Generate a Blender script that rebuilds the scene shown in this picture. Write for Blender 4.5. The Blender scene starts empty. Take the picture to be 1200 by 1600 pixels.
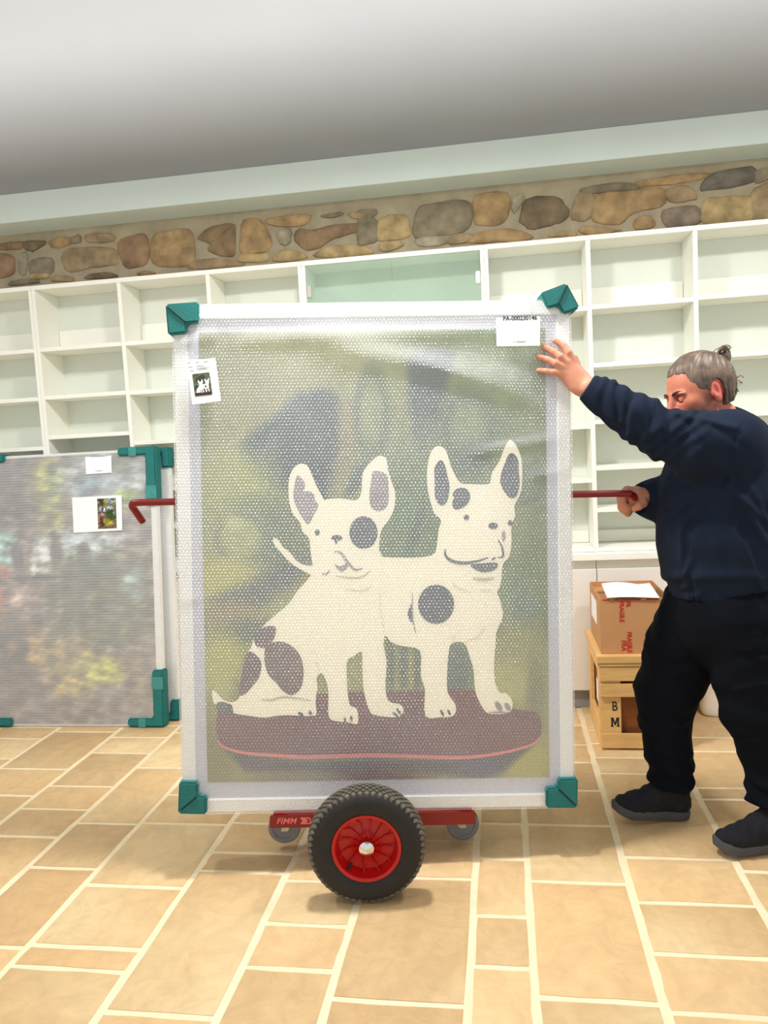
import bpy, bmesh, math, random
import numpy as np
from mathutils import Matrix, Vector

random.seed(7); rng = np.random.default_rng(7)
S = bpy.context.scene
COL = S.collection

# ------------------------------------------------------------------ camera, world, lights, exposure
F, W, HH, CAMZ = 1200.3, 1200, 1600, 1.45
ROLL, PITCH, YAW = -5.39777458e-02, 9.48421139e-02, -1.53162096e-01
def cam_axes():
    cy, sy = math.cos(YAW), math.sin(YAW)
    f0 = np.array([sy, cy, 0]); r0 = np.array([cy, -sy, 0]); u0 = np.array([0, 0, 1.])
    f = math.cos(PITCH)*f0 - math.sin(PITCH)*u0; u = math.cos(PITCH)*u0 + math.sin(PITCH)*f0
    r = math.cos(ROLL)*r0 + math.sin(ROLL)*u; u2 = math.cos(ROLL)*u - math.sin(ROLL)*r0
    return r, u2, f
CR, CU, CF = cam_axes()
CP = np.array([0, 0, CAMZ])
cam = bpy.data.cameras.new('camera'); camo = bpy.data.objects.new('camera', cam); COL.objects.link(camo)
cam.sensor_fit = 'VERTICAL'; cam.sensor_height = 36; cam.lens = 36*F/HH; cam.clip_start = .05
M = Matrix.Identity(4)
for i in range(3):
    M[i][0], M[i][1], M[i][2], M[i][3] = CR[i], CU[i], -CF[i], CP[i]
camo.matrix_world = M
S.camera = camo

world = bpy.data.worlds.new('world'); S.world = world; world.use_nodes = True
bg = world.node_tree.nodes['Background']
bg.inputs[0].default_value = (.97, 1.0, 1.0, 1); bg.inputs[1].default_value = 0.71

def area(name, loc, rot, size, power, color=(1, 1, 1), sizey=None, shape='RECTANGLE'):
    l = bpy.data.lights.new(name, 'AREA'); l.energy = power; l.color = color; l.shape = shape
    l.size = size
    if sizey: l.size_y = sizey
    o = bpy.data.objects.new(name, l); COL.objects.link(o); o.location = loc; o.rotation_euler = rot
    return o
for lx, ly, p in ((-2.2, 2.2, 20), (-.5, 2.45, 42), (1.3, 2.6, 24), (-1.4, .9, 4), (.6, .9, 4)):
    area('ceiling_lamp', (lx, ly, 2.86), (0, 0, 0), .22, p, (1, .97, .93), shape='DISK')
area('added_ceiling_fill', (-.5, 1.7, 2.2), (math.pi, 0, 0), 4.5, 30, (1, .94, .86), sizey=.25)  # unseen fill added to brighten the ceiling, fading towards the beam
up2 = area('added_ceiling_fill', (-.6, -.5, 1.2), (math.radians(90+27.4), 0, 0), 7.5, 19, (1, .95, .90), sizey=.1); up2.data.spread = math.radians(12.4)  # second added fill, narrow spread: extends the bright ceiling, cuts off before the beam

S.view_settings.view_transform = 'Standard'; S.view_settings.look = 'None'
S.view_settings.exposure = 0.28; S.view_settings.gamma = 1; S.view_settings.use_curve_mapping = False
S.cycles.max_bounces = 8; S.cycles.transparent_max_bounces = 12; S.cycles.diffuse_bounces = 5

# ------------------------------------------------------------------ geometry helpers
def ray(x, y): return CR*((x-600)/F) - CU*((y-800)/F) + CF
def P(x, y, D): return CP + ray(x, y)*D                      # a point at depth D in front of the camera
def fl(x, y, z=0.0):
    d = ray(x, y); return CP + d*((z-CAMZ)/d[2])
def at_y(x, y, Y):
    d = ray(x, y); return CP + d*(Y/d[1])

def lin(c):
    c = np.asarray(c, float)/255
    return np.where(c <= .04045, c/12.92, ((c+.055)/1.055)**2.4)

def mat(name, rgb, rough=.6, metal=0., var=0., vscale=6., bump=0., bscale=60., spec=.5, objvar=0., vec_scale=(1, 1, 1), rgb2=None):
    m = bpy.data.materials.new(name); m.use_nodes = True
    nt = m.node_tree; b = nt.nodes['Principled BSDF']
    c = lin(rgb)
    b.inputs['Roughness'].default_value = rough; b.inputs['Metallic'].default_value = metal
    b.inputs['Specular IOR Level'].default_value = spec
    tc = nt.nodes.new('ShaderNodeTexCoord'); mp = nt.nodes.new('ShaderNodeMapping')
    mp.inputs['Scale'].default_value = vec_scale
    nt.links.new(tc.outputs['Object'], mp.inputs['Vector'])
    nz = nt.nodes.new('ShaderNodeTexNoise'); nz.inputs['Scale'].default_value = vscale; nz.inputs['Detail'].default_value = 5
    nt.links.new(mp.outputs[0], nz.inputs['Vector'])
    mx = nt.nodes.new('ShaderNodeMix'); mx.data_type = 'RGBA'
    c2 = lin(rgb2) if rgb2 is not None else c*(1-var)
    mx.inputs[6].default_value = (*np.minimum(c*(1+(var*.6 if rgb2 is None else 0)), 1), 1); mx.inputs[7].default_value = (*c2, 1)
    mr = nt.nodes.new('ShaderNodeMapRange'); mr.inputs[1].default_value = .3; mr.inputs[2].default_value = .7
    nt.links.new(nz.outputs[0], mr.inputs[0]); nt.links.new(mr.outputs[0], mx.inputs[0])
    out = mx.outputs[2]
    if objvar:
        oi = nt.nodes.new('ShaderNodeObjectInfo'); hs = nt.nodes.new('ShaderNodeHueSaturation')
        mv = nt.nodes.new('ShaderNodeMapRange'); mv.inputs[3].default_value = 1-objvar; mv.inputs[4].default_value = 1+objvar
        nt.links.new(oi.outputs['Random'], mv.inputs[0]); nt.links.new(mv.outputs[0], hs.inputs['Value'])
        nt.links.new(out, hs.inputs['Color']); out = hs.outputs[0]
    nt.links.new(out, b.inputs['Base Color'])
    if bump:
        n2 = nt.nodes.new('ShaderNodeTexNoise'); n2.inputs['Scale'].default_value = bscale; n2.inputs['Detail'].default_value = 4
        nt.links.new(mp.outputs[0], n2.inputs['Vector'])
        bp = nt.nodes.new('ShaderNodeBump'); bp.inputs['Strength'].default_value = bump; bp.inputs['Distance'].default_value = .01
        nt.links.new(n2.outputs[0], bp.inputs['Height']); nt.links.new(bp.outputs[0], b.inputs['Normal'])
    return m

def vcol_mat(name, rough=.6, spec=.3, bump=0, bscale=80):
    m = mat(name, (128, 128, 128), rough, spec=spec, bump=bump, bscale=bscale)
    nt = m.node_tree; a = nt.nodes.new('ShaderNodeVertexColor'); a.layer_name = 'paint'
    nt.links.new(a.outputs[0], nt.nodes['Principled BSDF'].inputs['Base Color'])
    return m

def new_obj(name, me, m=None, parent=None, smooth=None):
    o = bpy.data.objects.new(name, me); COL.objects.link(o)
    if m is not None and len(me.materials) == 0: me.materials.append(m)
    if smooth is not None and len(me.polygons):
        me.polygons.foreach_set('use_smooth', np.ones(len(me.polygons), bool)); me.set_sharp_from_angle(angle=math.radians(smooth))
    if parent is not None: o.parent = parent
    return o

def frame_mat(o, x, y, z):
    m = Matrix.Identity(4)
    for i in range(3): m[i][0], m[i][1], m[i][2], m[i][3] = x[i], y[i], z[i], o[i]
    return m

def thing(name, label, cat, mw=None, loc=(0, 0, 0), group=None):
    o = bpy.data.objects.new(name, None); COL.objects.link(o); o.empty_display_size = .05
    if mw is not None: o.matrix_world = mw
    else: o.location = loc
    o['label'] = label; o['category'] = cat
    if group: o['group'] = group
    return o

class MB:
    def __init__(s): s.v = []; s.f = []
    def box(s, lo, hi):
        n = len(s.v); a, b = lo, hi
        s.v += [(x, y, z) for z in (a[2], b[2]) for y in (a[1], b[1]) for x in (a[0], b[0])]
        s.f += [tuple(n+i for i in q) for q in ((0, 2, 3, 1), (4, 5, 7, 6), (0, 1, 5, 4), (2, 6, 7, 3), (0, 4, 6, 2), (1, 3, 7, 5))]
        return s
    def prism(s, poly, h0, h1, axis=2, inset=0):
        # poly in 2D extruded along axis; positive orientation
        n = len(s.v); k = len(poly)
        def put(p, h):
            return {2: (p[0], p[1], h), 1: (p[0], h, p[1]), 0: (h, p[0], p[1])}[axis]
        c = np.mean(np.array(poly), 0)
        top = [tuple(c+(np.array(p)-c)*(1-inset)) for p in poly]
        s.v += [put(p, h0) for p in poly]+[put(p, h1) for p in top]
        s.f += [tuple(n+i for i in reversed(range(k))), tuple(n+k+i for i in range(k))]
        s.f += [(n+i, n+(i+1) % k, n+k+(i+1) % k, n+k+i) for i in range(k)]
        return s
    def tube(s, pts, r, seg=12, cap=True, radii=None):
        pts = [np.asarray(p, float) for p in pts]; n0 = len(s.v); k = len(pts)
        t = [pts[min(i+1, k-1)]-pts[max(i-1, 0)] for i in range(k)]; t = [x/np.linalg.norm(x) for x in t]
        a = np.cross(t[0], [0, 0, 1.]);
        if np.linalg.norm(a) < .1: a = np.cross(t[0], [0, 1., 0])
        a /= np.linalg.norm(a)
        for i in range(k):
            a = a-t[i]*np.dot(a, t[i]); a /= np.linalg.norm(a); b = np.cross(t[i], a)
            rr = radii[i] if radii is not None else r
            for j in range(seg):
                an = 2*math.pi*j/seg; s.v.append(tuple(pts[i]+rr*(a*math.cos(an)+b*math.sin(an))))
        for i in range(k-1):
            for j in range(seg):
                j2 = (j+1) % seg
                s.f.append((n0+i*seg+j, n0+i*seg+j2, n0+(i+1)*seg+j2, n0+(i+1)*seg+j))
        if cap:
            s.f.append(tuple(n0+j for j in reversed(range(seg)))); s.f.append(tuple(n0+(k-1)*seg+j for j in range(seg)))
        return s
    def lathe(s, prof, seg=48, axis=1, sup=None, c=(0, 0, 0)):
        # prof: (radius, height along axis)
        n0 = len(s.v); k = len(prof)
        for r, h in prof:
            for j in range(seg):
                an = 2*math.pi*j/seg; ca, sa = math.cos(an), math.sin(an)
                if sup: q = (abs(ca)**sup+abs(sa)**sup)**(-1/sup); ca *= q; sa *= q
                p = {1: (r*ca, h, r*sa), 2: (r*ca, r*sa, h), 0: (h, r*ca, r*sa)}[axis]
                s.v.append((p[0]+c[0], p[1]+c[1], p[2]+c[2]))
        for i in range(k-1):
            for j in range(seg):
                j2 = (j+1) % seg
                q = (n0+i*seg+j, n0+i*seg+j2, n0+(i+1)*seg+j2, n0+(i+1)*seg+j)
                s.f.append(q if axis != 1 else q[::-1])
        return s
    def build(s, name, m, parent=None, bevel=0, smooth=35, kind=None):
        me = bpy.data.meshes.new(name); me.from_pydata([tuple(map(float, v)) for v in s.v], [], s.f)
        if bevel:
            bm = bmesh.new(); bm.from_mesh(me)
            bmesh.ops.bevel(bm, geom=list(bm.edges), offset=bevel, segments=2, affect='EDGES', clamp_overlap=True)
            bm.to_mesh(me); bm.free()
        me.update()
        o = new_obj(name, me, m, parent, smooth)
        if kind: o['kind'] = kind
        return o
def box(name, lo, hi, m, parent=None, bevel=0.0, kind=None): return MB().box(lo, hi).build(name, m, parent, bevel, kind=kind)

def catmull(pts, n=4, closed=True):
    p = np.array(pts, float); k = len(p); out = []
    for i in range(k if closed else k-1):
        if closed: a, b, c, d = p[(i-1) % k], p[i], p[(i+1) % k], p[(i+2) % k]
        else: a, b, c, d = p[max(i-1, 0)], p[i], p[i+1], p[min(i+2, k-1)]
        for j in range(n):
            t = j/n
            out.append(.5*((2*b)+(-a+c)*t+(2*a-5*b+4*c-d)*t*t+(-a+3*b-3*c+d)*t**3))
    if not closed: out.append(p[-1])
    return np.array(out)

def flat_poly(name, pts2, z, m, parent, thick=.0):
    # an outline filled as a thin printed layer in the parent's local XY plane
    bm = bmesh.new(); vs = [bm.verts.new((x, y, z)) for x, y in pts2]
    f = bm.faces.new(vs); f.normal_update()
    if f.normal.z < 0: f.normal_flip()
    bmesh.ops.triangulate(bm, faces=[f])
    me = bpy.data.meshes.new(name); bm.to_mesh(me); bm.free()
    return new_obj(name, me, m, parent)
def stroke(name, pts2, w, z, m, parent):
    c = catmull(pts2, 5, False); k = len(c); d = np.gradient(c, axis=0); d /= np.linalg.norm(d, axis=1)[:, None]+1e-9
    nrm = np.stack([-d[:, 1], d[:, 0]], 1); t = np.linspace(0, 1, k)[:, None]; ww = w*(.35+.65*np.sin(math.pi*np.clip(t, .05, .95)))
    L = c+nrm*ww/2; R_ = c-nrm*ww/2
    v = [(x, y, z) for x, y in L]+[(x, y, z) for x, y in R_]
    me = bpy.data.meshes.new(name); me.from_pydata(v, [], [(i+k, i+k+1, i+1, i) for i in range(k-1)])
    return new_obj(name, me, m, parent)

def text(name, body, size, m, parent, mw, shear=0, bold=0., align='CENTER', sx=1.0):
    cu = bpy.data.curves.new(name, 'FONT'); cu.body = body; cu.size = size; cu.shear = shear; cu.offset = bold
    cu.align_x = align; cu.align_y = 'CENTER'; cu.extrude = .0002; cu.resolution_u = 3
    t = bpy.data.objects.new(name, cu); COL.objects.link(t)
    dg = bpy.context.evaluated_depsgraph_get(); me = bpy.data.meshes.new_from_object(t.evaluated_get(dg))
    bpy.data.objects.remove(t); bpy.data.curves.remove(cu)
    me.transform(mw @ Matrix.Diagonal((sx, 1, 1, 1)))
    me.materials.clear()
    return new_obj(name, me, m, parent)

# ------------------------------------------------------------------ materials
M_WALLW = mat('painted_plaster', (160, 164, 172), .9, var=.03, vscale=2)
M_BEAM = mat('beam_paint', (224, 238, 232), .7, var=.02, vscale=3)
M_SHELF = mat('white_laminate', (246, 246, 236), .45, var=.015, vscale=4)
M_SHELFB = mat('shelf_back_board', (226, 231, 222), .6, var=.02, vscale=3)
M_CAB = mat('cabinet_lacquer', (238, 234, 226), .5, var=.02, vscale=3)
M_PLINTH = mat('plinth_grey', (150, 148, 150), .6, var=.1)
M_MORTAR_W = mat('wall_mortar', (172, 160, 134), .95, var=.18, vscale=9, bump=.6, bscale=50)
M_GROUT = mat('floor_grout', (238, 220, 184), .85, var=.08, vscale=10, bump=.2, bscale=150)
M_TEAL = mat('teal_foam', (22, 112, 110), .75, var=.08, vscale=30, bump=.25, bscale=300)
M_TEALD = mat('teal_foam_dark_inside', (10, 50, 48), .9)
M_TAPE = mat('clear_tape_over_teal', (60, 140, 134), .25, var=.1, vscale=40)
M_RED = mat('red_enamel', (132, 7, 15), .35, var=.05, spec=.5)
M_REDRIM = mat('red_wheel_plastic', (188, 11, 10), .35, var=.05)
M_LETTER = mat('pink_red_print', (244, 120, 126), .5)
M_TYRE = mat('tyre_rubber', (34, 33, 32), .75, var=.15, vscale=25, bump=.15, bscale=200)
M_LUG = mat('dusty_tread_rubber', (104, 98, 88), .85, var=.4, vscale=30)
M_CHROME = mat('chrome', (225, 225, 222), .12, metal=1)
M_ZINC = mat('zinc_plate', (196, 192, 182), .35, metal=.8)
M_GREYW = mat('grey_caster_rubber', (128, 131, 134), .55, var=.06)
M_DGREY = mat('dark_caster_tread', (70, 68, 66), .7)
M_FOAM = mat('white_foam', (236, 238, 236), .8, var=.03, vscale=20, bump=.2, bscale=220)
M_MAT = mat('lavender_white_mount', (196, 200, 214), .8, var=.03, vscale=5)
M_ORANGE = mat('orange_card_edge', (214, 130, 92), .8, var=.15)
M_PAPER = mat('white_paper', (248, 249, 250), .7, var=.01)
M_INK = mat('black_ink', (40, 42, 46), .7)
M_INKG = mat('grey_ink', (172, 176, 180), .7)
M_SKEWW = mat('cream_paint', (255, 250, 228), .7, var=.02, vscale=5)
M_WOOD = mat('pine_board', (236, 192, 124), .6, var=.14, vscale=5, vec_scale=(1, 1, 9), bump=.1, bscale=40, objvar=.06)
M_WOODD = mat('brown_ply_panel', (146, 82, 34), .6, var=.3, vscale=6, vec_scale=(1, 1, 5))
M_CARD = mat('brown_cardboard', (196, 146, 98), .8, var=.05, vscale=6, bump=.05)
M_REDINK = mat('red_print_on_card', (190, 44, 38), .8)
M_BIN = mat('white_plastic_bin', (250, 246, 236), .4)
M_SKIN = vcol_mat('skin', .5, .35, bump=.04, bscale=400)
M_HAIR = mat('brown_hair_tied_back', (122, 102, 86), .5, var=.45, vscale=30, rgb2=(70, 58, 52))
M_BROW = mat('eyebrow_hair', (64, 48, 42), .8)
M_EYE = mat('eye_wet', (235, 228, 222), .2)
M_NAVY = mat('navy_sweatshirt_cotton', (25, 34, 51), .95, var=.1, vscale=8, bump=.12, bscale=350, spec=.15)
M_TROUS = mat('dark_navy_trouser_cloth', (11, 15, 23), .95, var=.2, vscale=6, bump=.12, bscale=300, spec=.12)
M_SHOE = mat('black_canvas_shoe', (34, 34, 40), .9, var=.15, vscale=40, bump=.2, bscale=400, spec=.2)
M_SOLE = mat('grey_rubber_sole', (74, 74, 76), .8, var=.08, vscale=20)

def sandstone():
    m = bpy.data.materials.new('sandstone_flag'); m.use_nodes = True; nt = m.node_tree; N = nt.nodes.new; L = nt.links.new
    b = nt.nodes['Principled BSDF']; b.inputs['Roughness'].default_value = .55; b.inputs['Specular IOR Level'].default_value = .35
    tc = N('ShaderNodeTexCoord'); oi = N('ShaderNodeObjectInfo')
    sc = N('ShaderNodeVectorMath'); sc.operation = 'SCALE'; sc.inputs['Scale'].default_value = 37
    cx = N('ShaderNodeCombineXYZ'); L(oi.outputs['Random'], cx.inputs[0]); L(oi.outputs['Random'], cx.inputs[2]); L(cx.outputs[0], sc.inputs[0])
    ad = N('ShaderNodeVectorMath'); L(tc.outputs['Object'], ad.inputs[0]); L(sc.outputs[0], ad.inputs[1])
    n1 = N('ShaderNodeTexNoise'); n1.inputs['Scale'].default_value = 1.3; n1.inputs['Detail'].default_value = 3; n1.inputs['Distortion'].default_value = .6
    L(ad.outputs[0], n1.inputs['Vector'])
    wv = N('ShaderNodeTexWave'); wv.inputs['Scale'].default_value = 3.2; wv.inputs['Distortion'].default_value = 16; wv.inputs['Detail'].default_value = 3; wv.inputs['Detail Scale'].default_value = .8
    L(ad.outputs[0], wv.inputs['Vector'])
    r1 = N('ShaderNodeValToRGB'); e = r1.color_ramp.elements
    e[0].position = .3; e[0].color = (*lin((204, 169, 122)), 1); e[1].position = .7; e[1].color = (*lin((224, 199, 154)), 1)
    k = r1.color_ramp.elements.new(.5); k.color = (*lin((213, 181, 134)), 1)
    L(n1.outputs[0], r1.inputs[0])
    r2 = N('ShaderNodeValToRGB'); e = r2.color_ramp.elements
    e[0].position = .0; e[0].color = (.80, .76, .70, 1); e[1].position = .35; e[1].color = (1, 1, 1, 1)
    L(wv.outputs[0], r2.inputs[0])
    mx = N('ShaderNodeMix'); mx.data_type = 'RGBA'; mx.blend_type = 'MULTIPLY'; mx.inputs[0].default_value = .16
    L(r1.outputs[0], mx.inputs[6]); L(r2.outputs[0], mx.inputs[7])
    hs = N('ShaderNodeHueSaturation'); mv = N('ShaderNodeMapRange'); mv.inputs[3].default_value = .86; mv.inputs[4].default_value = 1.06
    L(oi.outputs['Random'], mv.inputs[0]); L(mv.outputs[0], hs.inputs['Value']); L(mx.outputs[2], hs.inputs['Color'])
    n3 = N('ShaderNodeTexNoise'); n3.inputs['Scale'].default_value = 9; n3.inputs['Detail'].default_value = 10; n3.inputs['Roughness'].default_value = .7; n3.inputs['Distortion'].default_value = 1.5; L(ad.outputs[0], n3.inputs['Vector'])
    r3 = N('ShaderNodeMapRange'); r3.inputs[1].default_value = .3; r3.inputs[2].default_value = .62; r3.inputs[3].default_value = .9; r3.inputs[4].default_value = 1.08; L(n3.outputs[0], r3.inputs[0])
    m3 = N('ShaderNodeVectorMath'); m3.operation = 'SCALE'; L(hs.outputs[0], m3.inputs[0]); L(r3.outputs[0], m3.inputs['Scale'])
    L(m3.outputs[0], b.inputs['Base Color'])
    n2 = N('ShaderNodeTexNoise'); n2.inputs['Scale'].default_value = 14; n2.inputs['Detail'].default_value = 8; n2.inputs['Distortion'].default_value = 1.2; L(ad.outputs[0], n2.inputs['Vector'])
    bp = N('ShaderNodeBump'); bp.inputs['Strength'].default_value = .4; bp.inputs['Distance'].default_value = .012
    L(n2.outputs[0], bp.inputs['Height']); L(bp.outputs[0], b.inputs['Normal'])
    return m
M_FLAG = sandstone()

def wrap_material(name, veil, pitch, glint, rows=False, con=.10, gloss=.065):
    # translucent polythene with a raised bubble lattice
    m = bpy.data.materials.new(name); m.use_nodes = True; nt = m.node_tree; N = nt.nodes.new; L = nt.links.new
    b = nt.nodes['Principled BSDF']; out = nt.nodes['Material Output']
    nt.nodes.remove(b); b = N('ShaderNodeBsdfDiffuse'); b.inputs[0].default_value = (.92, .93, .95, 1)
    gl = N('ShaderNodeBsdfGlossy'); gl.inputs['Roughness'].default_value = .2; gl.inputs[0].default_value = (1, 1, 1, 1)
    tc = N('ShaderNodeTexCoord')
    def cell(off):
        a = N('ShaderNodeVectorMath'); a.operation = 'MULTIPLY_ADD'
        a.inputs[1].default_value = (1/pitch, 1/(pitch*1.732), 0); a.inputs[2].default_value = (off, off, 0)
        L(tc.outputs['Object'], a.inputs[0])
        fr = N('ShaderNodeVectorMath'); fr.operation = 'FRACTION'; L(a.outputs[0], fr.inputs[0])
        sb = N('ShaderNodeVectorMath'); sb.operation = 'MULTIPLY_ADD'; sb.inputs[1].default_value = (.35 if rows else 1, 1.732, 0); sb.inputs[2].default_value = (-.175 if rows else -.5, -.866, 0)
        L(fr.outputs[0], sb.inputs[0])
        ln = N('ShaderNodeVectorMath'); ln.operation = 'LENGTH'; L(sb.outputs[0], ln.inputs[0]); return ln.outputs['Value']
    mn = N('ShaderNodeMath'); mn.operation = 'MINIMUM'; L(cell(0), mn.inputs[0]); L(cell(.5), mn.inputs[1])
    mr = N('ShaderNodeMapRange'); mr.interpolation_type = 'SMOOTHSTEP'
    mr.inputs[1].default_value = .48; mr.inputs[2].default_value = .12; mr.inputs[3].default_value = 0; mr.inputs[4].default_value = 1
    L(mn.outputs[0], mr.inputs[0])
    bp = N('ShaderNodeBump'); bp.inputs['Strength'].default_value = glint; bp.inputs['Distance'].default_value = .004
    L(mr.outputs[0], bp.inputs['Height']); L(bp.outputs[0], gl.inputs['Normal'])
    nz = N('ShaderNodeTexNoise'); nz.inputs['Scale'].default_value = 4; L(tc.outputs['Object'], nz.inputs['Vector'])
    f1 = N('ShaderNodeMath'); f1.operation = 'MULTIPLY_ADD'; f1.inputs[1].default_value = con; f1.inputs[2].default_value = veil-con*.5-.06; L(mr.outputs[0], f1.inputs[0])
    f2 = N('ShaderNodeMath'); f2.operation = 'MULTIPLY_ADD'; f2.inputs[1].default_value = .12; L(nz.outputs[0], f2.inputs[0]); L(f1.outputs[0], f2.inputs[2])
    tr = N('ShaderNodeBsdfTransparent'); ms = N('ShaderNodeMixShader')
    L(f2.outputs[0], ms.inputs[0]); L(tr.outputs[0], ms.inputs[1]); L(b.outputs[0], ms.inputs[2])
    m2 = N('ShaderNodeMixShader'); m2.inputs[0].default_value = gloss; L(ms.outputs[0], m2.inputs[1]); L(gl.outputs[0], m2.inputs[2]); L(m2.outputs[0], out.inputs[0])
    return m
M_WRAP = wrap_material('bubble_wrap_film', .215, .0122, .9)
M_WRAP2 = wrap_material('ribbed_wrap_film', .18, .017, .4, rows=True, con=.05)

def glass_mat():
    m = bpy.data.materials.new('tinted_cabinet_glass'); m.use_nodes = True; nt = m.node_tree
    b = nt.nodes['Principled BSDF']; b.inputs['Base Color'].default_value = (*lin((196, 218, 208)), 1); b.inputs['Roughness'].default_value = .12
    tr = nt.nodes.new('ShaderNodeBsdfTransparent'); tr.inputs[0].default_value = (*lin((243, 249, 246)), 1)
    ms = nt.nodes.new('ShaderNodeMixShader'); ms.inputs[0].default_value = .16
    nt.links.new(tr.outputs[0], ms.inputs[1]); nt.links.new(b.outputs[0], ms.inputs[2]); nt.links.new(ms.outputs[0], nt.nodes['Material Output'].inputs[0])
    return m
M_GLASS = glass_mat()

# ------------------------------------------------------------------ the room
XL, XR = -5.0, 4.0
WALL_Y = 4.28
SHELF_F, SHELF_B = 4.0, 4.235
flo = box('floor', (XL, -2.0, -.06), (XR, WALL_Y+.1, -.005), M_GROUT, kind='structure')
ceil = box('ceiling', (XL, -1.2, 2.909), (XR, WALL_Y+.1, 3.0), M_WALLW, kind='structure')
beam = box('trim_1', (XL, 4.057, 2.757), (XR, WALL_Y+.05, 2.9088), M_BEAM, bevel=.003, kind='structure')
wall = box('wall_back', (XL, WALL_Y, 0), (XR, WALL_Y+.12, 2.7565), M_MORTAR_W, kind='structure')

# flagstones, strip by strip (joint rows read off the floor of the room)
XS = [-4.55, -4.15, -3.75, -3.45, -3.08, -2.75, -2.40, -2.042, -1.725, -1.456, -1.092, -.772, -.50, -.135, .037, .355, .715, 1.10, 1.45, 1.9, 2.3]
J = {5: [(35, 1153), (8, 1184.5)],
     6: [(130, 1142.5), (55, 1200), (25, 1241.7)],
     7: [(218, 1151), (189, 1175.5), (129, 1227.5), (87, 1263)],
     8: [(252, 1198.7), (166, 1285.5), (98, 1355)],
     9: [(212, 1383.5), (139, 1478.5), (110, 1512.5)],
     10: [(400, 1285), (387, 1331), (378, 1361), (250, 1584)],
     11: [(483, 1375), (485, 1444), (451, 1512.5)],
     12: [(697, 1371.7), (624, 1565)],
     13: [(782, 1340), (785, 1430), (785, 1510)],
     14: [(907, 1162.5), (907, 1190), (920, 1234), (885, 1287.5), (905, 1377.5), (940, 1562)],
     15: [(977, 1207.5), (1062, 1340), (1090, 1411), (1112, 1492.5)],
     16: [(1121, 1173), (1131, 1230), (1131, 1247.5)]}
def flag(x0, x1, y0, y1):
    g = .0125; x0 += g; x1 -= g; y0 += g*.8; y1 -= g*.8
    per = []
    for (ax, ay), (bx, by) in (((x0, y0), (x1, y0)), ((x1, y0), (x1, y1)), ((x1, y1), (x0, y1)), ((x0, y1), (x0, y0))):
        n = 3
        for i in range(n):
            t = i/n; per.append((ax+(bx-ax)*t+random.uniform(-.0025, .0025), ay+(by-ay)*t+random.uniform(-.0025, .0025)))
    cx, cy = (x0+x1)/2, (y0+y1)/2; k = len(per)
    inn = [(p[0]+(cx-p[0])*.008/max(.05, abs(cx-p[0])) if abs(cx-p[0]) > .01 else p[0], p[1]+(cy-p[1])*.008/max(.05, abs(cy-p[1])) if abs(cy-p[1]) > .01 else p[1]) for p in per]
    zt = random.uniform(-.0012, 0)
    v = [(p[0], p[1], -.03) for p in per]+[(p[0], p[1], zt-.003) for p in per]+[(p[0], p[1], zt) for p in inn]
    f = [tuple(2*k+i for i in range(k))]
    for a in (0, k): f += [(a+i, a+(i+1) % k, a+k+(i+1) % k, a+k+i) for i in range(k)]
    me = bpy.data.meshes.new('flagstone'); me.from_pydata(v, [], f)
    new_obj('flagstone', me, M_FLAG, flo, 40)
for i in range(len(XS)-1):
    ys = sorted(fl(*p)[1] for p in J.get(i, []))
    if not ys: ys = [random.uniform(1.6, 2.0)]
    while ys[0] > .75: ys.insert(0, ys[0]-random.choice((.22, .3, .42, .5)))
    while ys[-1] < 4.0:
        nx = ys[-1]+random.choice((.16, .24, .32, .42)); ys.append(nx if nx < 3.92 else 4.05)
    for a, b in zip(ys, ys[1:]): flag(XS[i], XS[i+1], a, min(b, 4.06))

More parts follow.
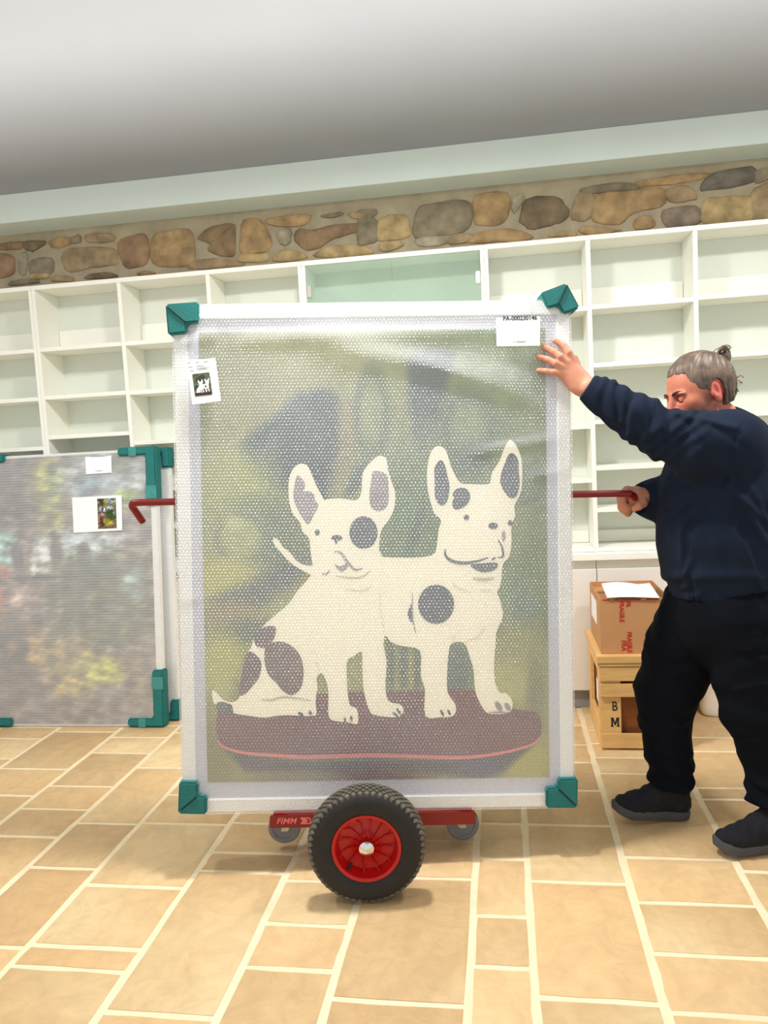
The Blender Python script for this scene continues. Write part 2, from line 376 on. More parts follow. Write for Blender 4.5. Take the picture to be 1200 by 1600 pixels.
# rubble stones of the wall above the shelves: outline in the photo, colour
def crop(off, s, pts): return [(off[0]+x/s, off[1]+y/s) for x, y in pts]
z1, z2, z3, z4 = ((0, 340), 4), ((280, 310), 4), ((560, 280), 4), ((840, 250), 3.3333)
ST = [
 (z1, [(0,160),(60,150),(130,150),(115,190),(40,195),(-20,190)], 'b'), (z1, [(140,150),(230,140),(270,150),(230,190),(190,205),(150,190)], 'd'),
 (z1, [(310,140),(360,120),(430,125),(420,160),(340,185),(310,170)], 'o'), (z1, [(440,120),(490,110),(490,150),(440,155)], 'g'),
 (z1, [(530,110),(600,95),(690,100),(690,140),(620,150),(550,150)], 't'), (z1, [(-20,230),(60,240),(75,270),(70,340),(-20,360)], 'r'),
 (z1, [(115,230),(160,230),(150,340),(115,340)], 'w'), (z1, [(195,265),(300,250),(320,290),(300,340),(190,345)], 'g'),
 (z1, [(190,352),(290,347),(280,374),(195,377)], 'y'), (z1, [(395,230),(440,195),(560,185),(680,195),(705,240),(690,290),(560,305),(440,330),(400,290)], 't'),
 (z1, [(740,150),(800,120),(880,110),(910,160),(900,270),(800,300),(760,260),(735,200)], 'r'), (z1, [(960,120),(1040,90),(1130,80),(1185,100),(1190,260),(1100,290),(960,270)], 'o'),
 (z1, [(540,380),(560,350),(680,345),(710,370)], 'd'), (z1, [(850,352),(900,332),(960,342),(930,356)], 'b'), (z1, [(320,392),(340,362),(430,365),(440,395)], 't'),
 (z1, [(60,420),(80,390),(200,385),(220,405)], 'g'),
 (z2, [(120,240),(200,180),(310,165),(330,190),(330,330),(290,350),(180,320),(190,280),(150,260)], 'b'), (z2, [(390,170),(420,135),(500,140),(540,200),(560,260),(545,310),(440,335),(385,320)], 'o'),
 (z2, [(385,350),(470,343),(540,348),(530,388),(385,392)], 'y'), (z2, [(550,130),(600,115),(740,98),(800,104),(790,145),(720,170),(570,160)], 'o'),
 (z2, [(610,205),(690,195),(685,265),(655,290),(620,260)], 'w'), (z2, [(730,240),(760,190),(830,195),(960,165),(1110,165),(1080,210),(950,250),(850,310),(780,300)], 'b'),
 (z2, [(590,385),(640,322),(740,332),(780,375)], 'y'), (z2, [(870,362),(920,302),(1060,290),(1150,300),(1180,345)], 'y'),
 (z2, [(80,435),(110,387),(250,372),(340,392),(370,415)], 't'), (z2, [(1065,84),(1200,64),(1205,110),(1100,122)], 't'), (z2, [(890,104),(1000,84),(1010,102),(930,118)], 'g'),
 (z2, [(0,205),(60,212),(70,330),(0,372)], 't'),
 (z3, [(0,240),(80,240),(112,280),(108,370),(60,392),(0,392)], 'g'), (z3, [(0,192),(90,182),(110,200),(90,225),(0,232)], 'g'),
 (z3, [(125,280),(160,235),(280,225),(310,300),(300,350),(150,375),(120,340)], 'y'), (z3, [(140,392),(250,387),(270,412),(160,452)], 'y'),
 (z3, [(360,260),(400,170),(480,155),(620,137),(680,160),(690,250),(640,318),(480,345),(370,350)], 'g'), (z3, [(370,372),(480,354),(560,354),(568,382),(500,412),(390,412)], 'w'),
 (z3, [(575,352),(690,337),(700,380),(582,400)], 't'), (z3, [(735,108),(920,94),(930,200),(880,270),(760,275),(735,240)], 'o'),
 (z3, [(965,114),(1020,90),(1030,130),(980,200),(960,180)], 'w'), (z3, [(1020,240),(1060,130),(1150,112),(1235,118),(1296,180),(1290,240),(1220,270),(1140,290),(1090,300),(1040,270)], 'd'),
 (z3, [(710,392),(740,342),(830,317),(960,312),(1070,352),(1000,382),(830,388)], 'o'),
 (z4, [(180,270),(210,185),(250,165),(300,200),(280,280),(240,310),(190,300)], 't'), (z4, [(300,260),(330,180),(480,162),(620,150),(650,190),(630,240),(500,270),(440,320),(360,320),(310,300)], 'o'),
 (z4, [(530,112),(600,92),(860,64),(860,92),(700,120),(560,132)], 'o'), (z4, [(680,152),(790,137),(830,190),(790,205),(700,210)], 't'),
 (z4, [(870,130),(910,74),(1000,50),(1110,34),(1130,90),(1080,120),(960,140),(880,150)], 'k'), (z4, [(885,210),(960,195),(1090,190),(1115,230),(1110,297),(890,322)], 'y'),
 (z4, [(1118,180),(1160,140),(1230,130),(1240,290),(1130,292)], 't'), (z4, [(670,260),(820,240),(845,290),(830,327),(690,342)], 'p'),
 (z4, [(510,322),(540,292),(590,292),(605,342),(520,357)], 'o'), (z4, [(230,372),(250,342),(400,357),(420,368),(300,387)], 'o'), (z4, [(1140,55),(1230,38),(1230,80),(1150,110)], 'g'),
 (z4, [(60,394),(110,373),(190,368),(190,393)], 'y'), (z4, [(250,142),(460,114),(520,148),(400,158),(280,168)], 'g')]
SC = {'b': (164, 134, 98), 'd': (138, 118, 92), 'o': (200, 164, 114), 't': (190, 162, 122), 'g': (162, 148, 122), 'r': (178, 140, 106), 'w': (196, 186, 158), 'y': (216, 186, 130), 'k': (126, 118, 106), 'p': (160, 142, 124)}
SC = {k: tuple(np.array(v)*.84+np.array((152, 140, 114))*.16) for k, v in SC.items()}
SM = {k: mat('rubble_stone_'+n, SC[k], .9, var=.32, vscale=14, bump=.7, bscale=28, rgb2=np.array(SC[k])*.72) for k, n in
      zip('bdotgrwykp', ('brown', 'dark', 'tan', 'buff', 'grey', 'russet', 'pale', 'yellow', 'charcoal', 'mauve'))}
def rubble(poly2, m, zr=1.0):
    c = catmull(poly2, 3); k = len(c); c = c+rng.normal(0, .0018, c.shape); cen = c.mean(0)
    if np.sum(c[:, 0]*np.roll(c[:, 1], -1)-np.roll(c[:, 0], -1)*c[:, 1]) < 0: c = c[::-1]
    rings = [(1.15, WALL_Y+.004), (1.13, WALL_Y-.004), (1.02, WALL_Y-.012), (.6, WALL_Y-.016)]
    v = []
    for s_, y in rings:
        for p in c:
            q = cen+(p-cen)*s_; v.append((q[0], y+rng.normal(0, .0022 if s_ < 1 else 0), q[1]))
    v.append((cen[0], WALL_Y-.017, cen[1])); f = []
    for r in range(3): f += [(r*k+i, r*k+(i+1) % k, (r+1)*k+(i+1) % k, (r+1)*k+i) for i in range(k)]
    f += [(3*k+i, 3*k+(i+1) % k, 4*k) for i in range(k)]
    me = bpy.data.meshes.new('stone'); me.from_pydata(v, [], f); new_obj('stone', me, m, wall, 50)
for (off, s_), pts, c in ST:
    pp = [at_y(x, y, WALL_Y-.02) for x, y in crop(off, s_, pts)]
    rubble([(p[0], p[2]) for p in pp], SM[c])
for x in np.arange(-3.9, -2.95, .24).tolist()+np.arange(1.55, 2.6, .25).tolist():   # the band goes on past the frame
    for zz, hh in ((2.47, .1), (2.64, .09)):
        a = x+random.uniform(-.02, .02); w = random.uniform(.09, .11)
        rubble([(a+w*math.cos(t)*random.uniform(.85, 1.05), zz+hh*.8*math.sin(t)*random.uniform(.85, 1.05)) for t in np.arange(0, 6.28, .7)], SM[random.choice('botgy')])

# ------------------------------------------------------------------ shelf wall
TOPZ0, TOPZ1, CT = 2.367, 2.391, .817
T = .022
def shelf_unit(label, x0, x1, dividers, shelves, glass=False, tl=.019, tr=.019, rails=True):
    t = thing('bookcase', label, 'bookcase', loc=(x0, SHELF_F, CT), group='built-in bookcases on the long white worktop')
    ox = x0
    def B(name, lo, hi, m=M_SHELF, bv=.0012, parent=t): return box(name, (lo[0]-ox, lo[1]-SHELF_F, lo[2]-CT), (hi[0]-ox, hi[1]-SHELF_F, hi[2]-CT), m, parent, bv)
    B('side_panel', (x0, SHELF_F, CT+.001), (x0+tl, SHELF_B, TOPZ0)); B('side_panel', (x1-tr, SHELF_F, CT+.001), (x1, SHELF_B, TOPZ0))
    B('top_panel', (x0, SHELF_F, TOPZ0+.0005), (x1, SHELF_B, TOPZ1)); B('back_panel', (x0+tl, SHELF_B-.008, CT+.001), (x1-tr, SHELF_B, TOPZ0), M_SHELFB, 0)
    B('bottom_panel', (x0+tl, SHELF_F+.004, CT+.001), (x1-tr, SHELF_B-.009, CT+.02))
    xs = [x0+tl]
    for d in dividers:
        B('divider', (d-T/2, SHELF_F+.001, CT+.021), (d+T/2, SHELF_B-.009, TOPZ0)); xs += [d-T/2, d+T/2]
    xs.append(x1-tr)
    for i, zs in enumerate(shelves):
        a, b = xs[2*i], xs[2*i+1]
        for z in zs: B('shelf_board', (a, SHELF_F+.003, z-.011), (b, SHELF_B-.009, z+.011))
        if rails:
            B('back_rail', (a+.002, SHELF_B-.03, 2.056), (b-.002, SHELF_B-.009, 2.17)); B('back_rail', (a+.002, SHELF_B-.03, CT+.022), (b-.002, SHELF_B-.009, CT+.085))
    if glass:
        mid = (x0+x1)/2
        for a, b, hx in ((x0+.022, mid-.0015, x0+.024), (mid+.0015, x1-.022, x1-.045)):
            d = B('glass_door', (a, SHELF_F+.004, CT+.022), (b, SHELF_F+.010, TOPZ0-.003), M_GLASS, 0)
            for z in (2.235, 1.0): B('hinge', (hx, SHELF_F-.001, z-.03), (hx+.022, SHELF_F+.015, z+.03), M_ZINC, .001, d)
    return t
L1 = [2.042, 1.778, 1.557, 1.3, 1.06]; L0 = [2.041, 1.775, 1.5, 1.24, 1.03]; LR = [2.044, 1.758, 1.476, 1.243, 1.03]
shelf_unit('white open bookcase at far left end, behind the leaning grey wrapped panel', -3.56, -2.5155, [-3.03], [L0, L0])
shelf_unit('white open bookcase with three columns left of the glass-doored one', -2.5145, -.9845, [-2.002, -1.497], [L1, L0, L0])
shelf_unit('white bookcase with two greenish glass doors directly behind the tall wrapped painting', -.9835, -.0405, [], [[1.6, 1.2]], glass=True, rails=False)
shelf_unit('white open bookcase on the right, behind the man and the cardboard box', -.0395, 1.515, [.468, .971], [[2.04, 1.455, 1.183], LR, [2.05, 1.765, 1.474, 1.24, 1.03]])
shelf_unit('white open bookcase at far right end, past the man in navy', 1.516, 2.6, [2.03], [LR, LR])
wt = box('worktop', (-3.56, 3.945, .782), (2.6, SHELF_B, .8165), M_SHELF, bevel=.002)
wt['label'] = 'long white worktop running under all the bookcases'; wt['category'] = 'worktop'
def base_cab(x0, x1, doors, label):
    t = thing('base_cabinet', label, 'cabinet', loc=(x0, 3.965, 0), group='white base cabinets under the worktop')
    def B(n, lo, hi, m=M_CAB, bv=.0015): return box(n, (lo[0]-x0, lo[1]-3.965, lo[2]), (hi[0]-x0, hi[1]-3.965, hi[2]), m, t, bv)
    B('carcass', (x0+.001, 3.985, .1), (x1-.001, SHELF_B, .7815)); B('plinth', (x0+.001, 4.0, .0005), (x1-.001, 4.02, .0995), M_PLINTH, 0)
    n = doors; w = (x1-x0)/n
    for i in range(n): B('door', (x0+i*w+.002, 3.965, .102), (x0+(i+1)*w-.002, 3.9845, .735))
for x0, x1, n, lb in ((-3.56, -2.5, 2, 'white base cabinet at far left, hidden by leaning panels'), (-2.5, -1.46, 2, 'white base cabinet just right of the leaning wrapped panels'), (-1.46, -.5, 2, 'white base cabinet behind left half of the trolley painting'),
                      (-.5, .463, 2, 'white base cabinet whose right end shows beside the painting edge'), (.463, 1.45, 2, 'white base cabinet behind the cardboard box and pine crate'), (1.45, 2.6, 2, 'white base cabinet at far right behind the man')):
    base_cab(x0, x1, n, lb)

# ------------------------------------------------------------------ the wrapped painting on the trolley
PY, PL, PR = .1582, .0735, .0399                       # yaw, lean back, in-plane roll
hu = np.array([math.cos(PY), math.sin(PY), 0]); hn = np.array([-math.sin(PY), math.cos(PY), 0]); zz = np.array([0, 0, 1.])
pv = math.cos(PL)*zz+math.sin(PL)*hn
PU = math.cos(PR)*hu-math.sin(PR)*pv; PV = math.cos(PR)*pv+math.sin(PR)*hu; PN = np.cross(PU, PV)   # PN: towards the camera
PW, PH = 1.3325, 1.7153
pc = P(586.33, 872.25, 2.6); PO = pc-PV*PH/2
PM = frame_mat(PO, PU, PV, PN)
def pl(x, y, z=0.):           # photo point -> painting coordinates on the plane z
    d = ray(x, y); t = np.dot(PO+PN*z-CP, PN)/np.dot(d, PN); q = CP+d*t-PO
    return (float(np.dot(q, PU)), float(np.dot(q, PV)))
def pls(pts, z=0.): return [pl(x, y, z) for x, y in pts]
paint = thing('wrapped_painting', 'tall painting of two white dogs under bubble wrap, standing on the red trolley', 'painting', PM)
hw = PW/2
TH = .062
MB().box((-hw+.006, .006, -TH), (hw-.006, PH-.006, -.012)).build('backing_board', M_FOAM, paint, .004)
# orange card strips that show along the edges
for lo, hi in (((-hw-.002, PH-.34, -TH+.01), (-hw+.0055, PH-.10, -.03)), ((-hw-.002, .05, -TH+.01), (-hw+.0055, .24, -.03)), ((-hw+.12, PH-.0055, -TH+.01), (-hw+.27, PH+.003, -.02)),
               ((hw-.0055, PH-.16, -TH+.01), (hw+.004, PH-.06, -.02)), ((hw-.0055, .06, -TH+.01), (hw+.005, .13, -.02))):
    box('card_edge', lo, hi, M_ORANGE, paint)
rw = .044
zf = -.001
for lo, hi in (((-hw, 0, -.0118), (hw, rw, zf)), ((-hw, PH-rw, -.0118), (hw, PH, zf)), ((-hw, rw, -.0118), (-hw+rw, PH-rw, zf)), ((hw-rw, rw, -.0118), (hw, PH-rw, zf))):
    box('foam_rim', lo, hi, M_FOAM, paint, .003)
box('mount_board', (-hw+rw, rw, -.0117), (hw-rw, PH-rw, -.009), M_MAT, paint)
# the picture: a grid with painted colours
PX0, PY0 = pl(325, 1222, -.008); PX1, PY1 = pl(852, 516, -.008)
PX0 = (pl(310, 517, -.008)[0]+PX0)/2; PY1 = (PY1+pl(310, 517, -.008)[1])/2; PX1 = (pl(852, 516, -.008)[0]+pl(858, 1215, -.008)[0])/2; PY0 = (PY0+pl(858, 1215, -.008)[1])/2
def sdpoly(p, poly):
    v = np.array(poly, float); d = np.full(len(p), 1e9); s = np.ones(len(p)); n = len(v)
    for i in range(n):
        a, b = v[i], v[i-1]; e = b-a; w = p-a
        bb = w-e*np.clip((w@e)/(e@e), 0, 1)[:, None]; d = np.minimum(d, (bb**2).sum(1))
        c1 = p[:, 1] >= a[1]; c2 = p[:, 1] < b[1]; c3 = e[0]*w[:, 1] > e[1]*w[:, 0]
        s = np.where((c1 & c2 & c3) | (~c1 & ~c2 & ~c3), -s, s)
    return s*np.sqrt(d)
def smooth(x, a, b): t = np.clip((x-a)/(b-a), 0, 1); return t*t*(3-2*t)
def vnoise(p, seed, n=5, f0=.01):
    r = np.random.default_rng(seed); o = np.zeros(len(p))
    for i in range(n):
        for _ in range(4):
            k = r.normal(size=2); k *= f0*2**i/np.linalg.norm(k); o += np.sin(p@k*6.28+r.uniform(0, 6.28))/1.7**i/4
    return o
def painted_grid(name, x0, x1, y0, y1, nx, ny, z, colfun, topx, m, parent):
    gx, gy = np.linspace(x0, x1, nx), np.linspace(y0, y1, ny); X, Y = np.meshgrid(gx, gy)
    v = np.stack([X.ravel(), Y.ravel(), np.full(X.size, z)], 1)
    ii = (np.arange(ny-1)[:, None]*nx+np.arange(nx-1)[None]).ravel(); f = np.stack([ii, ii+1, ii+nx+1, ii+nx], 1)
    me = bpy.data.meshes.new(name); me.from_pydata(v.tolist(), [], f.tolist())
    c = lin(np.clip(colfun(topx(v)), 0, 255)); ca = me.color_attributes.new('paint', 'FLOAT_COLOR', 'POINT')
    ca.data.foreach_set('color', np.concatenate([c, np.ones((len(c), 1))], 1).astype(np.float32).ravel())
    return new_obj(name, me, m, parent)
def crop_to_px(x, y): return (310+x/2.182, 500+y/2.182)
def bigcolor(p):   # p in coordinates of an enlarged (2.182x) view of the picture
    y = p[:, 1]/1590; x = p[:, 0]/1200
    c = np.array([150, 154, 116.])[None]*(1-smooth(y, .1, .7))[:, None]+np.array([148, 154, 96.])[None]*smooth(y, .1, .7)[:, None]
    g = smooth(x, .3, .9)*(1-smooth(y, .55, .8))
    c = c+(np.array([112, 140, 108.])-c)*(.65*g)[:, None]
    c = c*.95+(vnoise(p, 3, 4, .0025)*16)[:, None]
    def lay(a, col): nonlocal c; c = c+(np.array(col, float)-c)*np.clip(a, 0, 1)[:, None]
    def poly(pts, col, s, a=1.): lay(a*(1-smooth(sdpoly(p, pts), -s, s)), col)
    def ell(cx, cy, rx, ry, col, s=.4, a=1., rot=0.):
        q = p-np.array([cx, cy]); cr, sr = math.cos(rot), math.sin(rot); q = np.stack([q[:, 0]*cr+q[:, 1]*sr, -q[:, 0]*sr+q[:, 1]*cr], 1)
        lay(a*(1-smooth(np.hypot(q[:, 0]/rx, q[:, 1]/ry), 1-s, 1+s)), col)
    def ring(cx, cy, rx, ry, col, w=.2, a=.7):
        d = np.hypot((p[:, 0]-cx)/rx, (p[:, 1]-cy)/ry); lay(a*np.exp(-((d-1)/w)**2), col)
    ell(720, 700, 190, 260, (92, 122, 100), .7, .8)
    poly([(440,235),(340,255),(270,320),(180,390),(140,430),(165,510),(240,570),(330,600),(440,620),(465,520),(485,380),(480,270)], (52, 76, 88), 26, .95)
    ell(250, 430, 26, 40, (92, 110, 104), .6, .6); ell(350, 320, 60, 26, (100, 116, 116), .6, .5, .8)
    poly([(470,300),(520,250),(545,330),(520,480),(470,600),(440,600),(480,450)], (138, 132, 112), 22, .6)
    ring(590, 320, 48, 135, (84, 106, 100), .32, .6); ell(590, 320, 34, 105, (140, 152, 122), .5, .6)
    poly([(530,500),(570,490),(560,560),(510,610),(500,600)], (60, 80, 92), 14, .8)
    poly([(715,140),(790,95),(870,110),(848,220),(820,330),(790,410),(765,450),(738,400),(715,280)], (66, 88, 96), 22, .9); ell(775, 380, 30, 60, (130, 146, 114), .6, .4)
    ring(920, 370, 78, 115, (84, 108, 100), .34, .6); ell(920, 360, 50, 80, (132, 150, 122), .5, .5); ell(930, 480, 60, 60, (70, 96, 96), .7, .6)
    ell(1110, 560, 60, 50, (104, 128, 104), .6, .6); ring(1120, 560, 60, 55, (80, 104, 100), .25, .5)
    ell(140, 560, 130, 120, (160, 168, 104), .6, .8); ell(230, 640, 120, 50, (100, 120, 96), .6, .7)
    ell(270, 760, 120, 100, (86, 112, 92), .6, .8)
    ell(145, 740, 78, 74, (158, 168, 112), .55); ring(145, 745, 84, 78, (96, 112, 92), .16, .55); ell(120, 690, 30, 26, (190, 198, 138), .6, .7)
    ell(90, 880, 120, 70, (176, 178, 96), .5, .9)
    poly([(380,800),(280,830),(160,900),(50,950),(60,1010),(200,980),(330,900)], (74, 88, 94), 34, .9)
    ell(110, 1010, 90, 60, (150, 140, 100), .5, .8); ell(180, 1060, 110, 40, (78, 92, 88), .6, .8)
    ell(85, 1180, 70, 120, (174, 178, 94), .5, .9); ell(150, 1270, 40, 60, (120, 130, 70), .6, .8)
    ell(700, 780, 60, 140, (96, 126, 92), .6, .7); ell(740, 720, 18, 110, (66, 96, 92), .6, .7, .3)
    for sx in (655, 700, 745): ell(sx, 1170, 16, 110, (72, 92, 92), .6, .8)
    ell(725, 1180, 12, 80, (150, 148, 90), .6, .7); ell(880, 1190, 60, 100, (74, 104, 100), .6, .9)
    ell(1090, 900, 70, 90, (106, 134, 106), .6, .7); ell(1120, 980, 50, 40, (92, 124, 116), .6, .7)
    ell(1090, 1120, 80, 60, (150, 152, 96), .6, .8); ell(1060, 1240, 80, 70, (172, 176, 110), .5, .9); ell(1150, 1300, 30, 140, (110, 118, 82), .6, .8)
    ell(1120, 1500, 90, 90, (170, 168, 88), .5, .95); ell(60, 1480, 60, 140, (128, 126, 84), .6, .9)
    poly([(100,1470),(330,1500),(620,1500),(950,1490),(1140,1450),(1050,1530),(960,1560),(700,1540),(400,1545),(160,1540)], (66, 70, 84), 16, .95)
    ell(620, 1575, 150, 60, (92, 52, 56), .6, .9); ell(960, 1530, 70, 34, (66, 76, 110), .6, .9); ell(330, 1570, 150, 30, (120, 114, 92), .6, .8)
    return c
M_PAINT = vcol_mat('oil_paint', .65, .2)
def px_of(v):    # painting coordinates -> enlarged view coordinates
    w = PO[None]+v[:, :1]*PU+v[:, 1:2]*PV+v[:, 2:3]*PN-CP
    d = w@CF; x = F*(w@CR)/d+600; y = 800-F*(w@CU)/d
    return np.stack([(x-310)*2.182, (y-500)*2.182], 1)
ZP = -.008
pict = painted_grid('picture', PX0, PX1, PY0, PY1, 190, 250, ZP, bigcolor, px_of, M_PAINT, paint)
cA = lambda pts: [(320+x/4, 660+y/4) for x, y in pts]
cC = lambda pts: [(320+x/4.286, 920+y/4.286) for x, y in pts]
cD = lambda pts: [(580+x/4.138, 920+y/4.138) for x, y in pts]
cE = lambda pts: [(600+x/4.444, 660+y/4.444) for x, y in pts]
def ellp(cx, cy, rx, ry, n=24): return [(cx+rx*math.cos(2*math.pi*i/n), cy+ry*math.sin(2*math.pi*i/n)) for i in range(n)]
DOG_L = cA([(600,640),(590,620),(545,560),(525,470),(525,370),(545,300),(580,265),(610,258),(645,275),(670,330),(700,400),(735,465),(745,485),(780,478),(850,475),(935,487),(965,470),(980,420),(985,330),(1005,285),(1050,235),(1085,210),(1115,212),(1135,230),(1145,290),(1160,350),(1185,420),(1190,480),(1180,550),(1150,610),(1110,660),(1095,710),(1090,800),(1105,840)]) + \
 [(599,935)] + cD([(85,310),(78,350),(100,480),(92,600),(100,700),(130,735),(185,745),(210,780),(200,810),(165,830),(80,825),(40,818)]) + \
 cC([(1110,830),(1075,730),(1060,640),(1055,500),(1050,420),(1000,450),(955,480),(950,560),(960,720),(975,780),(1015,800),(1027,850),(1020,905),(960,893),(880,885),(830,855),(828,720),(820,640),(785,565),(750,595),(755,660),(742,740),(748,820),(735,850),(640,850),(560,845),(480,850),(400,862),(300,850),(190,830),(188,790),(150,762),(75,775),(55,745),(50,690),(65,680),(130,745),(200,755),(235,715),(230,640),(250,530),(285,430),(310,390),(340,310),(400,240),(480,170),(560,100),(615,20)]) + \
 cA([(600,1030),(660,960),(655,950),(600,920),(540,880),(490,830),(440,770),(425,740),(435,722),(460,735),(490,780),(530,810),(570,860),(620,890),(670,895),(670,870),(660,800),(655,740),(640,710),(610,680)])
DOG_R = cE([(-30,930),(0,935),(180,940),(300,930),(350,910),(365,860),(380,740),(395,680),(350,630),(325,560),(300,440),(300,320),(320,220),(350,175),(390,165),(430,195),(460,290),(490,360),(530,420),(600,428),(720,430),(740,400),(750,350),(800,270),(830,190),(865,128),(885,125),(920,165),(950,240),(960,340),(955,460),(930,530),(905,580),(910,650),(885,720),(885,830),(870,930),(825,985),(815,1090),(800,1150),(785,1180),(810,1240),(825,1320)]) + \
 cD([(848,130),(848,190),(810,275),(805,350),(795,480),(800,600),(830,670),(870,675),(905,710),(913,760),(890,800),(800,808),(740,795),(690,710),(670,640),(660,520),(640,450),(600,350),(520,355),(500,420),(490,560),(495,670),(540,740),(548,790),(520,825),(450,830),(350,822),(347,650),(320,560),(315,400),(200,370),(130,345),(95,305),(40,300),(30,0)])
BOARD = [(341,1110),(370,1098),(430,1090),(493,1085),(567,1080),(665,1079),(742,1079),(802,1107),(831,1111),(842,1118),(846,1137),(843.5,1152),(829,1164),(785,1176),(725,1183.4),(652,1182),(577,1180),(483,1182.6),(425,1180),(378,1175.6),(350,1167),(340.5,1157)]
PINK = [(340.5,1157),(350,1167),(378,1175.6),(425,1180),(483,1182.6),(577,1180),(652,1182),(725,1183.4),(785,1176),(829,1164),(843.5,1152)]
M_BURG = mat('burgundy_paint', (108, 46, 58), .65, var=.22, vscale=3.5, rgb2=(92, 50, 66)); M_PINKP = mat('pink_paint', (226, 120, 122), .65)
M_SLATED = mat('dark_slate_paint', (44, 54, 66), .65); M_SLATE = mat('slate_grey_paint', (60, 78, 96), .65, var=.12, vscale=6); M_LILAC = mat('lilac_grey_paint', (150, 146, 156), .65, var=.2, vscale=9)
M_PLUM = mat('plum_grey_paint', (78, 72, 84), .65, var=.12, vscale=7, rgb2=(118, 92, 84)); M_BEIGE = mat('beige_grey_paint', (196, 186, 170), .65); M_FOLD = mat('pale_fold_paint', (232, 222, 200), .65)
def sm(pts, n=3): return catmull(pls(pts, ZP), n)
flat_poly('painted_board', sm(BOARD), ZP+.0006, M_BURG, pict)
stroke('painted_edge_line', pls(PINK, ZP), .013, ZP+.0009, M_PINKP, pict)
flat_poly('dog_figure', sm(DOG_R, 3), ZP+.0012, M_SKEWW, pict); flat_poly('dog_figure', sm(DOG_L, 3), ZP+.0015, M_SKEWW, pict)
Z2 = ZP+.0019
for pts, m in ((cA([(575,335),(600,345),(625,380),(625,415),(612,435),(640,430),(680,445),(690,490),(710,520),(680,580),(650,635),(620,610),(580,540),(555,470),(560,400)]), M_LILAC),
               (cA([(1050,310),(1090,305),(1140,330),(1147,400),(1145,510),(1095,555),(1040,530),(1028,450),(1040,370)]), M_LILAC),
               (cA(ellp(992, 688, 88, 102)), M_PLUM if False else M_SLATE), (cA(ellp(703, 688, 16, 19)), M_SLATE), (cA(ellp(825, 722, 35, 18)), M_SLATE), (cA(ellp(820, 750, 9, 9, 10)), M_SLATE),
               (cA([(812,888),(850,900),(885,878),(895,905),(852,934)]), M_LILAC),
               (cC([(400,255),(460,250),(478,275),(465,330),(440,365),(410,395),(350,385),(330,340),(350,290)]), M_PLUM),
               (cC([(420,375),(500,352),(580,380),(640,450),(662,550),(650,650),(610,700),(570,710),(520,680),(480,630),(430,580),(405,510),(400,430)]), M_PLUM),
               (cC([(285,430),(320,425),(370,470),(380,520),(365,590),(330,640),(270,705),(228,708),(235,620),(255,520)]), M_PLUM),
               (cC([(80,765),(130,758),(178,790),(190,828),(130,832),(88,815)]), M_SLATE),
               (cE([(390,262),(420,290),(440,370),(455,450),(440,540),(415,572),(385,570),(355,520),(352,400),(352,310)]), M_SLATE),
               (cE([(895,215),(930,260),(935,340),(940,430),(920,510),(880,525),(840,490),(808,420),(815,350),(840,280),(865,225)]), M_SLATE),
               (cE([(520,455),(570,460),(597,500),(590,550),(550,590),(500,605),(475,580),(478,540),(490,520),(475,505),(490,475)]), M_SLATE),
               (cE(ellp(572, 660, 19, 19, 12)), M_SLATE), (cE(ellp(876, 698, 17, 19, 12)), M_SLATE), (cE(ellp(757, 718, 33, 23, 14)), M_SLATE), (cE(ellp(830, 790, 13, 38, 14)), M_LILAC),
               (cE([(600,990),(660,980),(780,973),(782,1010),(740,1035),(680,1040),(630,1020)]), M_SLATE),
               (ellp(681.3, 944, 28, 30.5), M_SLATE), (cD([(265,95),(240,140),(238,180),(265,215)]), M_SLATE)):
    flat_poly('painted_patch', sm(pts), Z2, m, pict)
flat_poly('painted_patch', sm(cA(ellp(980, 683, 22, 22, 12))), Z2+.0004, M_SLATED, pict)
for pts, w, m in ((cA([(810,808),(850,815),(890,870),(940,920),(985,912)]), .009, M_LILAC), (cA([(728,945),(760,947),(782,922)]), .006, M_LILAC), (cA([(820,960),(900,970),(980,966),(1040,922)]), .006, M_BEIGE),
                  (cC([(380,740),(440,745),(540,725),(710,747)]), .008, M_BEIGE), (cC([(625,828),(662,850)]), .012, M_SLATE), (cC([(700,815),(714,848)]), .011, M_SLATE), (cC([(936,860),(940,892)]), .009, M_PLUM), (cC([(980,850),(982,888)]), .01, M_PLUM),
                  (cC([(740,480),(770,540)]), .005, M_FOLD), (cA([(870,1040),(980,1050),(1050,1020)]), .006, M_FOLD),
                  (cD([(138,798),(178,830)]), .009, M_SLATE), (cD([(165,772),(192,812)]), .009, M_SLATE), (cD([(448,782),(468,822)]), .009, M_SLATE), (cD([(495,782),(512,816)]), .009, M_SLATE), (cD([(805,730),(842,788)]), .02, M_LILAC), (cD([(866,738),(897,786)]), .018, M_LILAC), (cD([(760,797),(890,797)]), .006, M_LILAC),
                  (cE([(790,812),(820,870),(825,930),(788,937)]), .007, M_SLATE), (cE([(425,882),(430,930),(480,965),(560,977),(640,965),(722,940)]), .011, M_SLATE), (cE([(745,955),(775,938)]), .007, M_SLATE), (cE([(616,1082),(700,1092),(764,1078)]), .013, M_BEIGE), (cE([(470,1105),(520,1150),(600,1175)]), .006, M_FOLD), (cE([(660,1165),(750,1165)]), .006, M_FOLD),
                  (cD([(265,25),(268,180),(288,285)]), .005, M_LILAC), (cD([(540,295),(522,345)]), .005, M_FOLD), (cD([(600,345),(690,310),(740,235)]), .006, M_FOLD), (cD([(58,10),(62,140),(85,300)]), .003, M_FOLD)):
    stroke('brush_stroke', pls(pts, ZP), w, Z2+.0002, m, pict)

